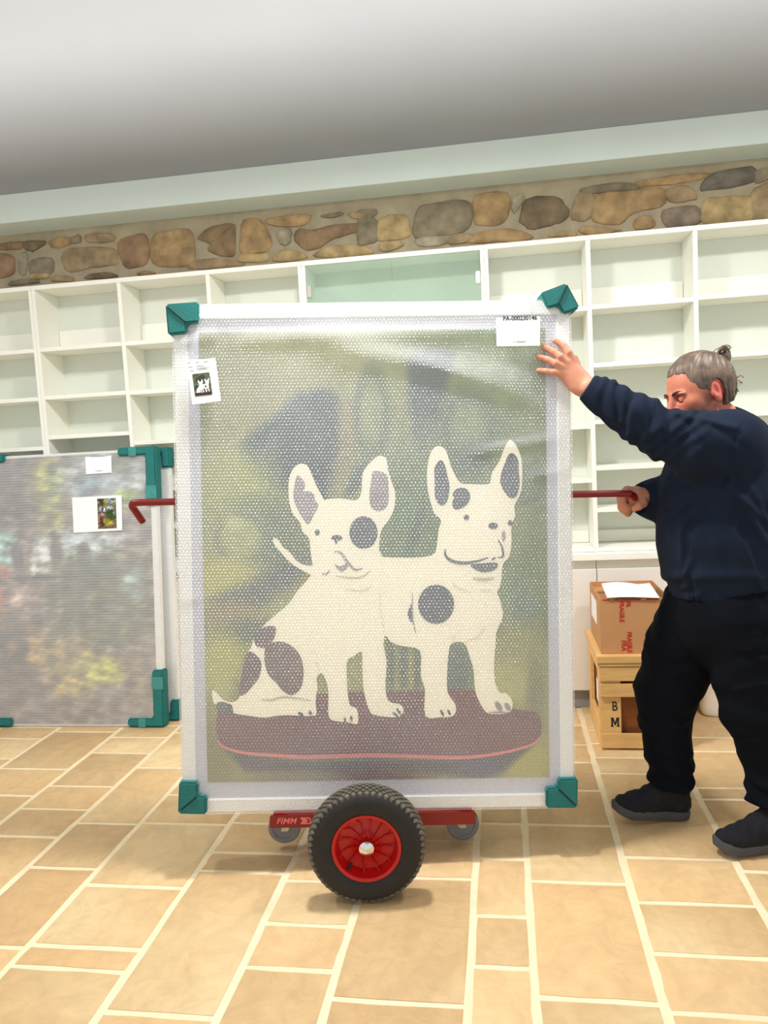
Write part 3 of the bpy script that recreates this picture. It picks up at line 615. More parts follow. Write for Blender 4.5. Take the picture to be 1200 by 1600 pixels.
# bubble wrap over the front and round the sides, with pulled folds under the top edge
def wrap_sheet():
    nx, ny = 110, 140; gx = np.linspace(-hw-.004, hw+.004, nx); gy = np.linspace(-.004, PH+.004, ny)
    X, Y = np.meshgrid(gx, gy); u = (X+hw)/PW; v = Y/PH
    Zs = .006+.0012*np.sin(9*v+4*u)+.001*np.sin(23*u+3*v)
    for (u0, v0, u1, v1, a, w) in ((.06, .93, .98, .945, .007, .018), (.30, .93, .97, .82, .012, .028), (.55, .90, .97, .78, .006, .02), (.72, .70, 1., .735, .005, .012), (0., .92, .12, .945, .006, .014), (.0, .42, .06, .43, .003, .01), (.88, .655, 1., .668, .004, .01)):
        d = np.array([u1-u0, v1-v0]); L = np.hypot(*d); d /= L
        s = (u-u0)*d[0]+(v-v0)*d[1]; t = -(u-u0)*d[1]+(v-v0)*d[0]
        Zs = Zs+1.9*a*np.exp(-(t/w)**2)*smooth(s, 0, .25*L)*(1-smooth(s, .75*L, L))
    Zs += .0012*np.random.default_rng(2).normal(size=Zs.shape)*0
    top = np.stack([X.ravel(), Y.ravel(), Zs.ravel()], 1).tolist(); v_ = top
    ii = (np.arange(ny-1)[:, None]*nx+np.arange(nx-1)[None]).ravel(); f = np.stack([ii, ii+1, ii+nx+1, ii+nx], 1).tolist()
    rim = [i for i in range(nx)]+[nx*(j+1)-1 for j in range(1, ny)]+[nx*ny-1-i for i in range(1, nx)]+[nx*(ny-1-j) for j in range(1, ny-1)]
    base = len(v_); v_ = v_+[(v_[i][0], v_[i][1], -TH-.002) for i in rim]; k = len(rim)
    f += [(rim[i], base+i, base+(i+1) % k, rim[(i+1) % k]) for i in range(k)]
    me = bpy.data.meshes.new('bubble_wrap'); me.from_pydata(v_, [], f)
    return new_obj('bubble_wrap', me, M_WRAP, paint, 60)
wrap_sheet()

# teal foam corners
def corner(name, outline, cx, cy, m=M_TEAL, zf=.022, zb=-TH-.014, rot=0., tape=None, parent=paint, seam=None):
    # outline: L polygon in painting coordinates (outer corner first)
    c = np.array(outline, float)
    if np.sum(c[:, 0]*np.roll(c[:, 1], -1)-np.roll(c[:, 0], -1)*c[:, 1]) < 0: c = c[::-1]
    o = MB().prism([tuple(p) for p in c], zb, zf).build(name, m, parent, .006, 40)
    if seam is not None:
        a, b = np.array(seam[0]), np.array(seam[1])
        MB().tube([(a[0], a[1], zf), ((a[0]+b[0])/2, (a[1]+b[1])/2, zf+.0005), (b[0], b[1], zf)], .0032, 6).build('corner_seam', M_TEALD, o, kind=None)
    return o
zc = .02
corner('corner_protector', pls([(258,475),(309.5,471),(310,503),(291,505),(291,520),(262,523)], zc), 0, 0, seam=pls([(262,480), (290,503)], zc))
corner('corner_protector', pls([(845,457),(886,441.5),(906.5,480),(891,487),(881,489.5),(872.5,476.5),(856,481)], zc), 0, 0, zf=.02, seam=pls([(886,446), (873,474)], .02))
corner('corner_protector', pls([(279.5,1222),(308.5,1223),(308.5,1245),(322.5,1244.5),(322,1273),(277.5,1272)], zc), 0, 0, seam=pls([(283,1265), (307,1245)], zc))
corner('corner_protector', pls([(872.5,1218),(903.5,1217),(902.5,1263),(854,1263),(854,1232),(872.5,1231)], zc), 0, 0, seam=pls([(899,1258), (873,1233)], zc))

# paper labels stuck on the wrap (codes left out)
def sheet(pts, z, m=M_PAPER, parent=paint, name='paper_label', f=pls):
    c = f(pts, z)
    c = np.array(c)
    if np.sum(c[:, 0]*np.roll(c[:, 1], -1)-np.roll(c[:, 0], -1)*c[:, 1]) < 0: c = c[::-1]
    return MB().prism([tuple(p) for p in c], z-.0004, z).build(name, m, parent, smooth=None)
def on_sheet(a, b, z, f=pl):   # matrix: origin at photo point a, x axis towards photo point b
    a = np.array(f(*a, z)); b = np.array(f(*b, z)); d = (b-a)/np.linalg.norm(b-a)
    return frame_mat((a[0], a[1], z), (d[0], d[1], 0), (-d[1], d[0], 0), (0, 0, 1))
lab = sheet([(775,496),(844,494.5),(843.5,540),(776,541)], .0215)
text('printed_number', 'PA-000230146', .0205, M_INK, lab, on_sheet((812.5,497.3), (845,496.4), .0219), bold=.0004, sx=.93)
for x0, x1 in ((801.5, 804), (805.5, 822.5)):
    stroke('small_print_line', pls([(x0, 534), ((x0+x1)/2, 533.8), (x1, 533.6)], .022), .0045, .022, M_INKG, lab)
lab2 = sheet([(291,564),(336.5,559),(345.5,626.5),(300.5,632)], .0225)
for a, b in (((292.5,567.3),(298,566.9)), ((304.5,566.4),(312,565.8)), ((317,565.3),(326,564.5)), ((293.5,573.6),(302,573)), ((305,572.2),(321,570.9)), ((306.5,575.6),(328,574)), ((306.5,577.6),(324,576.2)), ((296.5,579.6),(304,579.2))):
    stroke('small_print_line', pls([a, ((a[0]+b[0])/2, (a[1]+b[1])/2), b], .023), .003, .023, M_INKG, lab2)
# the small printed picture of the painting
mini = sheet([(300.3,584.5),(327.2,581.5),(331.2,616.2),(305,619.5)], .0229, M_PAPER, paint, 'printed_picture')
def mini_map(pts):
    q = (np.array(pts, float)-np.array([310, 517]))/np.array([545, 705])
    A, B, C_ = np.array((300.3, 584.5)), np.array((327.2, 581.5)), np.array((305, 619.5))
    return [tuple(A+a*(B-A)+b*(C_-A)) for a, b in q]
M_MINIG = mat('mini_olive_print', (108, 122, 78), .7, var=.3, vscale=60, rgb2=(60, 70, 60)); M_MINID = mat('mini_dark_print', (52, 60, 58), .7); M_MINIB = mat('mini_brown_print', (66, 44, 44), .7); M_MINIW = mat('mini_white_print', (244, 244, 238), .7)
for nm, pts, m, dz in (('print_background', [(310,517),(855,517),(855,1222),(310,1222)], M_MINIG, .0001), ('print_shade', [(375,700),(440,640),(520,600),(640,560),(700,640),(690,760),(600,800),(460,820),(400,760)], M_MINID, .0002), ('print_shade', [(330,900),(450,860),(480,1000),(400,1080),(340,1020)], M_MINID, .0002),
                   ('print_base', [(315,1085),(850,1085),(850,1215),(315,1215)], M_MINIB, .0003), ('print_dog', DOG_R, M_MINIW, .0004), ('print_dog', DOG_L, M_MINIW, .0005), ('print_spot', ellp(681, 944, 28, 30), M_MINID, .0006)):
    flat_poly(nm, pls(mini_map(pts), .023), .0231+dz, m, mini)

# ------------------------------------------------------------------ the red trolley
wc = fl(578, 1403); wc = np.array([wc[0], wc[1], 0])
TR = .1855
tx = math.cos(PR)*hu-math.sin(PR)*zz; tz = math.cos(PR)*zz+math.sin(PR)*hu
TMX = frame_mat(wc+hn*.335, tx, hn, zz)                      # origin on the floor under the axle
TM = frame_mat((0, 0, 0), tx, hn, tz)
trol = thing('panel_trolley', 'red two-wheeled panel trolley carrying the wrapped painting', 'trolley', frame_mat(wc+hn*.335, hu, hn, zz))
Ti = np.array([tx, hn, tz])                                  # rolled axes (deck frame) with the axle centre as pivot
AX = np.array([0, 0, TR])
def dk(p):      # deck coordinates (about the axle centre) -> trolley coordinates
    q = p[0]*tx+p[1]*hn+p[2]*tz; return (float(q@hu), float(q@hn), float(q[2]+TR))
def deck_px(x, y, n):   # photo point on the deck plane n
    o = wc+hn*.335+zz*TR; d = ray(x, y); t = np.dot(o+hn*n-CP, hn)/np.dot(d, hn); q = CP+d*t-o
    return float(q@tx), float(q@tz)
def dkbuild(mb, name, m, parent=trol, bevel=0, smooth=35, kind=None):
    mb.v = [dk(p) for p in mb.v]; return mb.build(name, m, parent, bevel, smooth, kind)
DN = -.158
dx0, _ = deck_px(421.5, 1283, DN); dx1, dz0 = deck_px(743.3, 1288.3, DN); _, dz1 = deck_px(582, 1271, DN)
hd = dz1
def rr(x0, x1, z0, z1, r=.009):   # bar front with rounded top corners
    return [(x0, z0), (x1, z0), (x1, z1-r), (x1-r*.3, z1-r*.3), (x1-r, z1), (x0+r, z1), (x0+r*.3, z1-r*.3), (x0, z1-r)]
bar = dkbuild(MB().prism(rr(dx0, dx1, dz0, hd), DN, DN+.004, axis=1), 'side_rail', M_RED, bevel=.0008)
dkbuild(MB().prism(rr(dx0, dx1, dz0, hd), -DN-.004, -DN, axis=1), 'side_rail', M_RED, bevel=.0008)
for a in (dx0+.02, -.05, dx1-.05):
    dkbuild(MB().box((a, DN+.0045, dz0+.004), (a+.03, -DN-.0045, hd-.001)), 'cross_rail', M_RED, bevel=.001)
dkbuild(MB().box((dx0+.012, DN+.0045, hd-.0005), (dx1-.012, -DN-.0045, hd+.003)), 'deck_plate', M_RED, bevel=.001)
# lettering and emblem on the rail
lx, lz = deck_px(447, 1283.5, DN-.001); lx2, lz2 = deck_px(470, 1282.9, DN-.001)
def rail_m(x, z):
    o = dk((x, DN-.0006, z)); ax = dk((1, 0, 0)); a0 = dk((0, 0, 0)); ux = np.array(ax)-np.array(a0); uz = np.array(dk((0, 0, 1)))-np.array(a0)
    return frame_mat(o, ux, uz, (0, -1, 0))
text('rail_lettering', 'FIMM', .0295, M_LETTER, bar, rail_m(lx, lz), shear=.28, bold=.0003)
ex0, ez = deck_px(469, 1282.6, DN); ex1, _ = deck_px(487, 1282.4, DN)
ew = (ex1-ex0); eh = .0115
def emb(poly, nm='rail_emblem'):
    mb = MB().prism(poly, DN-.0008, DN-.0002, axis=1); dkbuild(mb, nm, M_LETTER, bar, smooth=None)
for k in range(3):
    a = ex0+k*ew*.11
    emb([(a, ez+eh), (a+ew*.24, ez+eh), (a+ew*.45, ez), (a+ew*.24, ez-eh), (a, ez-eh), (a+ew*.2, ez)]) if k != 1 else None
cxa = ex0+ew*.66
arc = [(cxa+eh*1.05*math.cos(t), ez+eh*1.05*math.sin(t)) for t in np.linspace(-2.2, 2.2, 18)]; arc2 = [(cxa+eh*.68*math.cos(t), ez+eh*.68*math.sin(t)) for t in np.linspace(2.2, -2.2, 18)]
emb(arc+arc2)
# axle, wheels
MB().tube([(0, -.30, TR), (0, .30, TR)], .012, 14).build('axle', M_ZINC, trol)
dkbuild(MB().box((-.04, DN+.006, -.02), (.04, -DN-.006, dz0+.006)), 'axle_bracket', M_RED, bevel=.002)
def wheel(yc, s):
    hwid = .044
    prof = [(.108, -.036), (.112, -.040), (.128, -.0445), (.150, -.0455), (.166, -.041), (.1755, -.031), (.1795, -.016), (.181, 0)]
    prof = prof+[(r, -h) for r, h in prof[-2::-1]]
    w = MB().lathe([(r, yc+h) for r, h in prof], 72, 1, c=(0, 0, TR)); tyre = w.build('wheel', M_TYRE, trol, smooth=60)
    # tread lugs
    lug = MB(); n = 54
    for row, (t, rad) in enumerate(((-.032, .1755), (-.0225, .1795), (-.0115, .1815), (0, .182), (.0115, .1815), (.0225, .1795), (.032, .1755))):
        for i in range(n):
            an = 2*math.pi*(i+.5*(row % 2))/n; da = 2*math.pi/n*.46; dh = .0062 if abs(t) < .03 else .007
            tilt = 0 if abs(t) < .03 else .0028
            b = len(lug.v)
            for rr_, sc in ((rad-.004, 1.), (rad+.0042, .82)):
                for a_, h_ in ((da, 0), (0, dh), (-da, 0), (0, -dh)):
                    aa = an+a_*sc; r2 = rr_-(tilt if h_*t > 0 else -tilt if h_*t < 0 else 0)*1.2
                    lug.v.append((r2*math.cos(aa), yc+t+h_*sc, TR+r2*math.sin(aa)))
            lug.f += [(b+4, b+5, b+6, b+7)]+[(b+j, b+(j+1) % 4, b+4+(j+1) % 4, b+4+j) for j in range(4)]
    lug.build('tread_lugs', M_LUG, tyre, smooth=None, kind='stuff')
    f = -1 if s < 0 else 1
    rim = MB().lathe([(.1095, yc+f*.034), (.1085, yc+f*.0405), (.104, yc+f*.0415), (.0985, yc+f*.038), (.0955, yc+f*.020), (.088, yc-f*.004), (.060, yc-f*.008), (.036, yc+f*.004), (.026, yc+f*.020), (.0, yc+f*.020)], 64, 1, c=(0, 0, TR)).build('rim', M_REDRIM, tyre, smooth=40)
    fins = MB()
    for i in range(12):
        an = 2*math.pi*i/12+.15
        pts = []
        for r, tw, hh in ((.026, 0, .019), (.045, .06, .0015), (.07, .14, -.004), (.094, .24, .016)):
            pts.append((r*math.cos(an+tw), yc+f*hh, TR+r*math.sin(an+tw)))
        fins.tube(pts, .0022, 6)
    fins.build('rim_ribs', M_REDRIM, tyre)
    MB().lathe([(.0, yc+f*.052), (.008, yc+f*.0508), (.015, yc+f*.047), (.0235, yc+f*.041), (.0268, yc+f*.030), (.0268, yc+f*.019)], 28, 1, c=(0, 0, TR)).build('hub_cap', M_CHROME, tyre)
    vx, vz = -.052, -.062
    MB().tube([(vx, yc+f*.008, TR+vz), (vx*1.1, yc+f*.026, TR+vz*1.1)], .005, 10).build('valve', M_INK, tyre)
wheel(-.335, -1); wheel(.335, 1)
def caster(x, touch, sw):
    cr = .0575; zc_ = cr+touch; yc = -.005
    top = dk((x, 0, dz0))[2]
    xs = x-sw
    w = MB().lathe([(.0, yc-.010), (.012, yc-.0125), (.014, yc-.0095), (.040, yc-.0095), (.043, yc-.0135), (.0525, yc-.0135), (.0535, yc-.0125), (.0575, yc-.011), (.0575, yc+.011), (.0535, yc+.0125), (.043, yc+.0135), (.040, yc+.0095), (.014, yc+.0095), (.0, yc+.0125)], 44, 1, c=(x, 0, zc_)).build('caster', M_GREYW, trol, smooth=30)
    MB().lathe([(.0536, yc-.0124), (.0579, yc-.0105), (.0581, yc+.0105), (.0536, yc+.0124)], 44, 1, c=(x, 0, zc_)).build('caster_tread', M_DGREY, w)
    for s_ in (-1, 1):
        y = yc+s_*.0165
        mb = MB().prism([(x-.012, zc_-.010), (x+.012, zc_-.010), (xs+.024, top-.012), (xs-.024, top-.012)], min(y, y+s_*.0025), max(y, y+s_*.0025), axis=1)
        mb.build('fork', M_ZINC, w, .0008)
    MB().box((xs-.026, yc-.022, top-.0118), (xs+.026, yc+.022, top+.001)).build('swivel_plate', M_ZINC, w, .002)
    MB().tube([(x, yc-.02, zc_), (x, yc+.02, zc_)], .006, 10).build('caster_bolt', M_ZINC, w)
caster(.335, .0008, .03); caster(-.305, .026, -.03)
# push bar on two uprights
BN = P(890, 773, 2.74)
def bp(x, y, D): q = P(x, y, D)-(wc+hn*.335); return np.array([q@hu, q@hn, q[2]])
path = [bp(223, 815, 2.80), bp(218, 808, 2.785), bp(210.5, 797, 2.765), bp(206.5, 791, 2.75), bp(208, 786.5, 2.742), bp(215, 785.5, 2.74), bp(225, 785, 2.74), bp(275, 784, 2.74), bp(580, 778, 2.74), bp(890, 772.5, 2.74), bp(975, 771, 2.74), bp(984, 771.6, 2.742), bp(990, 775, 2.755), bp(993, 780, 2.79), bp(995, 783, 2.86)]
MB().tube(catmull(path, 4, False), .0125, 16).build('push_bar', M_RED, trol)
for ux, px in ((-.28, 445), (.28, 720)):
    tp = bp(px, 781 if px < 600 else 775.8, 2.74); bt = np.array(dk((tp[0], .12, hd)))
    MB().tube([bt, (tp[0], tp[1]+.0, tp[2]-.004)], .0125, 14).build('upright', M_RED, trol)

MB().box((-.30, .012, 1.09), (.36, .066, 1.14)).build('back_rest', M_RED, trol, .004)

# ------------------------------------------------------------------ two wrapped panels leaning on the cabinets at the left
def leaning(label, x0, x1, yb, yt, ztop, th, cols, labels, seed, roll=0.):
    L = math.hypot(yt-yb, ztop); v = np.array([0, (yt-yb)/L, ztop/L]); u = np.array([1., 0, 0]); u = u*math.cos(roll)-v*math.sin(roll); u /= np.linalg.norm(u)
    v = np.cross(np.cross(u, v), u); v /= np.linalg.norm(v); n = np.cross(u, v)
    o = np.array([(x0+x1)/2, yb, .003]); mw = frame_mat(o, u, v, n); w = (x1-x0)/2
    t = thing('wrapped_artwork', label, 'painting', mw, group='wrapped paintings leaning on the cabinets')
    MB().box((-w, 0, -th), (w, L, -.004)).build('backing_board', M_FOAM, t, .004)
    def q(x, y, z=0):
        d = ray(x, y); k = np.dot(o+n*z-CP, n)/np.dot(d, n); s = CP+d*k-o; return (float(s@u), float(s@v))
    if cols: painted_grid('picture', -w+.012, w-.03, .008, L-.012, 120, 160, -.0035, cols, lambda vv: vv[:, :2], M_PAINT, t)
    MB().box((-w-.001, -.001, -.003), (w+.001, L+.001, .003)).build('bubble_wrap', M_WRAP2, t)
    return t, q, w, L
def landscape(p):
    # blurred park scene: p in metres on the panel (x right, y up), sampled loosely from what shows through
    x = (p[:, 0]+.54)*3.5/3.5; y = p[:, 1]
    s = 1/1.47*1450; px = 870+(p[:, 0]-.53)*(870/1.02); py = 1560-p[:, 1]*(1500/1.46)
    q = np.stack([px, py], 1); c = np.tile(np.array([140, 134, 128.]), (len(p), 1))
    nz = vnoise(q, 5, 5, .006); n2 = vnoise(q, 9, 5, .009); n3 = vnoise(q, 13, 4, .013)
    def ell(cx, cy, rx, ry, col, sft=.6, a=1., w=.35):
        nonlocal c
        d = np.hypot((px-cx)/rx, (py-cy)/ry)+w*nz; c = c+(np.array(col, float)-c)*(a*(1-smooth(d, 1-sft, 1+sft)))[:, None]
    ell(150, 200, 260, 200, (112, 104, 100)); ell(350, 200, 90, 120, (168, 170, 104)); ell(370, 360, 70, 160, (150, 152, 92)); ell(630, 200, 220, 120, (172, 184, 190)); ell(700, 120, 90, 60, (116, 130, 120)); ell(740, 310, 60, 40, (150, 170, 84))
    ell(560, 250, 50, 90, (130, 150, 160)); ell(120, 580, 70, 120, (160, 188, 182), .4); ell(190, 610, 32, 60, (96, 96, 104), .4); ell(310, 640, 60, 110, (206, 208, 206), .3); ell(520, 560, 190, 110, (186, 194, 198)); ell(600, 760, 230, 150, (104, 116, 88), .5); ell(390, 580, 30, 90, (104, 108, 98), .5); ell(530, 640, 40, 60, (116, 124, 120), .5)
    ell(280, 735, 150, 14, (100, 92, 90), .3, 1, .1); ell(100, 700, 60, 40, (176, 134, 112)); ell(60, 750, 50, 30, (90, 88, 92)); ell(100, 860, 36, 70, (190, 140, 104)); ell(40, 1200, 60, 300, (176, 150, 136)); ell(200, 860, 70, 80, (188, 172, 166)); ell(170, 1250, 120, 300, (116, 104, 92)); ell(280, 1150, 50, 120, (176, 160, 120))
    ell(640, 950, 250, 170, (112, 120, 92), .5); ell(760, 780, 60, 90, (160, 178, 184), .5, .7); ell(430, 1180, 120, 120, (160, 150, 104)); ell(600, 1260, 130, 80, (186, 188, 96)); ell(440, 1340, 100, 70, (176, 164, 104)); ell(780, 1350, 80, 200, (144, 134, 116)); ell(350, 1500, 300, 80, (136, 124, 112)); ell(20, 260, 60, 60, (176, 160, 140))
    c = c*(1+.2*n2+.14*n3)[:, None]+(nz*10)[:, None]; return (c-140)*1.7+112
t1, q1, w1, l1 = leaning('wrapped panel with leafy garden picture, front one leaning at left with two paper labels', -2.905, -1.812, 3.706, 3.868, 1.462, .05, landscape, None, 1)
t2, q2, w2, l2 = leaning('second wrapped panel leaning at left, only its white right edge showing behind the garden picture', -2.80, -1.768, 3.80, 3.945, 1.453, .045, None, None, 2)
def strip_corner(t, w, L, th, sx, sy, a, wd):
    # L-shaped foam profile round one corner, a = arm lengths (horizontal, vertical)
    X = lambda d: sx*(w+.012-d); Y = (lambda d: L+.012-d) if sy > 0 else (lambda d: -.001+d)
    pts = [(X(0), Y(0)), (X(a[0]), Y(0)), (X(a[0]), Y(wd*.75)), (X(wd), Y(wd*.75)), (X(wd), Y(a[1])), (X(0), Y(a[1]))]
    c = np.array(pts)
    if np.sum(c[:, 0]*np.roll(c[:, 1], -1)-np.roll(c[:, 0], -1)*c[:, 1]) < 0: c = c[::-1]
    o = MB().prism([tuple(p) for p in c], -th-.006, .016).build('corner_protector', M_TEAL, t, .008, 40)
    if a[1] > .2:
        y0, y1 = sorted((Y(a[1]*.66), Y(a[1]*.88))); x0, x1 = sorted((X(-.001), X(wd+.001)))
        MB().box((x0, y0, .0155), (x1, y1, .0172)).build('tape_strip', M_TAPE, o)
        x0, x1 = sorted((X(a[0]*.5), X(a[0]*.7))); y0, y1 = sorted((Y(-.001), Y(wd*.75+.001)))
        MB().box((x0, y0, .0155), (x1, y1, .0172)).build('tape_strip', M_TAPE, o)
for sx, sy, a in ((1, 1, (.215, .315)), (1, -1, (.205, .30)), (-1, 1, (.24, .3)), (-1, -1, (.24, .3))): strip_corner(t1, w1, l1, .05, sx, sy, a, .06)
for sx, sy, a in ((1, 1, (.12, .11)), (1, -1, (.12, .11))): strip_corner(t2, w2, l2, .045, sx, sy, a, .05)
def q1s(pts, z=0.): return [q1(x, y, z) for x, y in pts]
la = sheet([(133,714),(174,711.5),(174.5,738.5),(134.5,741)], .0045, M_PAPER, t1, f=q1s)
stroke('small_print_line', q1s([(141, 713.6), (155, 713), (168, 712.3)], .005), .007, .0052, M_INKG, la); stroke('small_print_line', q1s([(148.5, 736), (155, 735.7), (161, 735.3)], .005), .005, .0052, M_INKG, la)
lb = sheet([(112.5,777.5),(190,773.5),(191,828.5),(115,832.5)], .0045, M_PAPER, t1, f=q1s)
A_, B_, C_ = np.array(q1(151.8, 779.3, .005)), np.array(q1(181, 778, .005)), np.array(q1(152.8, 826.5, .005))
def thumb(pp):   # same picture, small
    u = (pp-A_); ex = B_-A_; ey = C_-A_; a = u@ex/(ex@ex); b = u@ey/(ey@ey)
    v = np.stack([-w1+.02+a*(2*w1-.04), l1-.03-b*(l1-.05)], 1); return landscape(v)
painted_grid('printed_picture', A_[0], B_[0], C_[1], A_[1], 40, 60, .0052, thumb, lambda vv: vv[:, :2], M_PAINT, lb)

# ------------------------------------------------------------------ crate, cardboard box, paper, bin
CX, CY = .404, 3.463; CW_, CD_ = .37, .45; CHh = .434
cr = thing('wooden_crate', 'slatted pine crate stencilled B M on the floor behind the man', 'crate', loc=(CX, CY, 0))
def cb(nm, lo, hi, m=M_WOOD, bv=.002): return box(nm, lo, hi, m, cr, bv)
for x in (0, CW_-.09):
    for y in (0, CD_-.018): cb('post', (x, y, .012), (x+.09, y+.018, .40))
for y in (.02, CD_-.09):
    for x in (0, CW_-.018): cb('side_post', (x, y, .012), (x+.018, y+.07, .40))
for x in (.0, CW_-.018):
    cb('side_rail', (x-.001, .0185, .012), (x+.0179, CD_-.0185, .105)); cb('side_rail', (x-.001, .0185, .345), (x+.0179, CD_-.0185, .401))
for y, s in ((-.014, 1), (CD_, 1)):
    cb('front_rail', (0.001, y, .008), (CW_-.001, y+.0138, .075)); cb('front_rail', (.001, y, .245), (CW_-.001, y+.0138, .305)); cb('front_rail', (.001, y, .3185), (CW_-.001, y+.0138, .385))
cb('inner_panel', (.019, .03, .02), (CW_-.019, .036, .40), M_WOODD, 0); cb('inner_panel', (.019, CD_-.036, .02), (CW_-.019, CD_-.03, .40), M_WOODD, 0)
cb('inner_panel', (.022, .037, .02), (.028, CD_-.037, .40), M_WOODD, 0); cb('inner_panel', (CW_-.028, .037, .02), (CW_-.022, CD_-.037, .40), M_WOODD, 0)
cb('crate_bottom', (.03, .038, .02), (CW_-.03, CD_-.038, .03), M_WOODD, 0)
for x in (0.0, CW_-.09): cb('foot_block', (x, .0, 0), (x+.09, CD_, .0115))
lid = cb('lid', (-.012, -.022, .4015), (CW_+.012, CD_+.012, .4335)); cb('lid_lip', (-.006, -.018, .386), (CW_+.006, -.0145, .401))
box('paper_label', (-.0022, .05, .20), (-.0012, .11, .30), M_PAPER, cr)
def crate_m(x, z): return frame_mat((x, -.0008, z), (1, 0, 0), (0, 0, 1), (0, -1, 0))
text('stencil_letter', 'B', .062, M_INK, cr, crate_m(.062, .197), bold=.0006, sx=.75); mm = MB()
for pq in ([(-.017,-.021),(-.009,-.021),(-.009,.021),(-.017,.021)], [(.009,-.021),(.017,-.021),(.017,.021),(.009,.021)], [(-.014,.021),(-.0065,.021),(.0035,-.012),(-.0025,-.014)], [(.014,.021),(.0065,.021),(-.0035,-.012),(.0025,-.014)],
           [(-.020,-.021),(-.006,-.021),(-.006,-.0175),(-.020,-.0175)], [(.006,-.021),(.020,-.021),(.020,-.0175),(.006,-.0175)], [(-.020,.0175),(-.010,.0175),(-.010,.021),(-.020,.021)], [(.010,.0175),(.020,.0175),(.020,.021),(.010,.021)]):
    mm.prism([(.062+a_, .125+b_) for a_, b_ in pq], -.0009, -.0003, axis=1)
mm.build('stencil_letter', M_INK, cr, smooth=None)

BX, BY, BW_, BD_, BH_ = .417, 3.482, .30, .40, .252
bxm = Matrix.Translation((BX, BY, .4345))
bt = thing('cardboard_box', 'open brown cardboard box with red FRAGILE print on top of the crate', 'box', bxm)
g = .004
box('front_wall', (0, 0, 0), (BW_, g, BH_), M_CARD, bt, .0008); box('back_wall', (0, BD_-g, 0), (BW_, BD_, BH_), M_CARD, bt, .0008)
box('side_wall', (0, g, 0), (g, BD_-g, BH_-.0005), M_CARD, bt, .0008); box('side_wall', (BW_-g, g, 0), (BW_, BD_-g, BH_-.0005), M_CARD, bt, .0008); box('box_bottom', (g, g, 0), (BW_-g, BD_-g, g), M_CARD, bt)
# top flaps folded in
MB().box((g, g, BH_-.03), (BW_-g, .12, BH_-.026)).build('flap', M_CARD, bt); MB().box((g, BD_-.12, BH_-.03), (BW_-g, BD_-g, BH_-.026)).build('flap', M_CARD, bt)
MB().box((g+.001, g, BH_-.036), (.10, BD_-g, BH_-.032)).build('flap', M_CARD, bt)
box('paper_label', (-.001, .14, .10), (0, .34, .21), M_PAPER, bt)
def bm_(x, z, ang=0):
    c, s = math.cos(ang), math.sin(ang); return frame_mat((x, -.0008, z), (c, 0, s), (-s, 0, c), (0, -1, 0))
text('red_lettering', 'FRAGILE', .036, M_REDINK, bt, bm_(.097, .033, -math.pi/2), bold=.0012, align='RIGHT', sx=.95)
text('red_lettering', 'FRAGILE', .036, M_REDINK, bt, bm_(.130, .055, -math.pi/2), bold=.0012, align='RIGHT', sx=.95)
for o_ in list(bt.children):
    if o_.name.startswith('red_lettering'): bpy.data.objects.remove(o_)
def rot_text(body, x, z, size=.028, align='LEFT'):
    text('red_lettering', body, size, M_REDINK, bt, bm_(x, z, -math.pi/2), bold=.001, align=align, sx=.95)
rot_text('FRAGILE', .092, .240, .027); rot_text('FRA', .098, .062, .030)
rot_text('FRAGILE', .122, .100, .027); rot_text('FR', .120, .240, .027)
for x0, x1 in ((.012, .04), (.062, .085), (.088, .175), (.2, .25)): box('red_print_line', (x0, -.0008, BH_-.009), (x1, .0002, BH_-.002), M_REDINK, bt)
# paper sheet lying across the open box
def paper_sheet():
    nx, ny = 16, 12; v = []
    for j in range(ny):
        for i in range(nx):
            a, b = i/(nx-1), j/(ny-1); v.append((.03+.225*a+.012*b, -.012+.30*b, .010*math.sin(a*3.3+.6)*(.4+b)+.004+.02*max(0, a-.75)*b*3))
    f = [(j*nx+i, j*nx+i+1, (j+1)*nx+i+1, (j+1)*nx+i) for j in range(ny-1) for i in range(nx-1)]
    me = bpy.data.meshes.new('paper_sheet'); me.from_pydata(v, [], f)
    o = new_obj('paper_sheet', me, M_PAPER, None, 60); o.location = (BX, BY, .4345+BH_+.001)
    md = o.modifiers.new('thickness', 'SOLIDIFY'); md.thickness = .0008
    o['label'] = 'white paper sheets lying across the open cardboard box'; o['category'] = 'paper'
    return o
paper_sheet()
mb = MB().lathe([(.0, 0.0), (.085, 0.0), (.098, .006), (.104, .02), (.104, .06), (.099, .09), (.098, .12), (.102, .2), (.104, .36), (.108, .365), (.108, .375), (.098, .375), (.094, .05), (.0, .03)], 40, 2, sup=4)
mb.v = [(x, y*.48, z) for x, y, z in mb.v]; bn = mb.build('waste_bin', M_BIN, None, smooth=40); bn.location = (1.045, 3.908, 0); bn['label'] = 'white round-bottomed plastic bin on the floor seen between the legs of the man'; bn['category'] = 'bin'

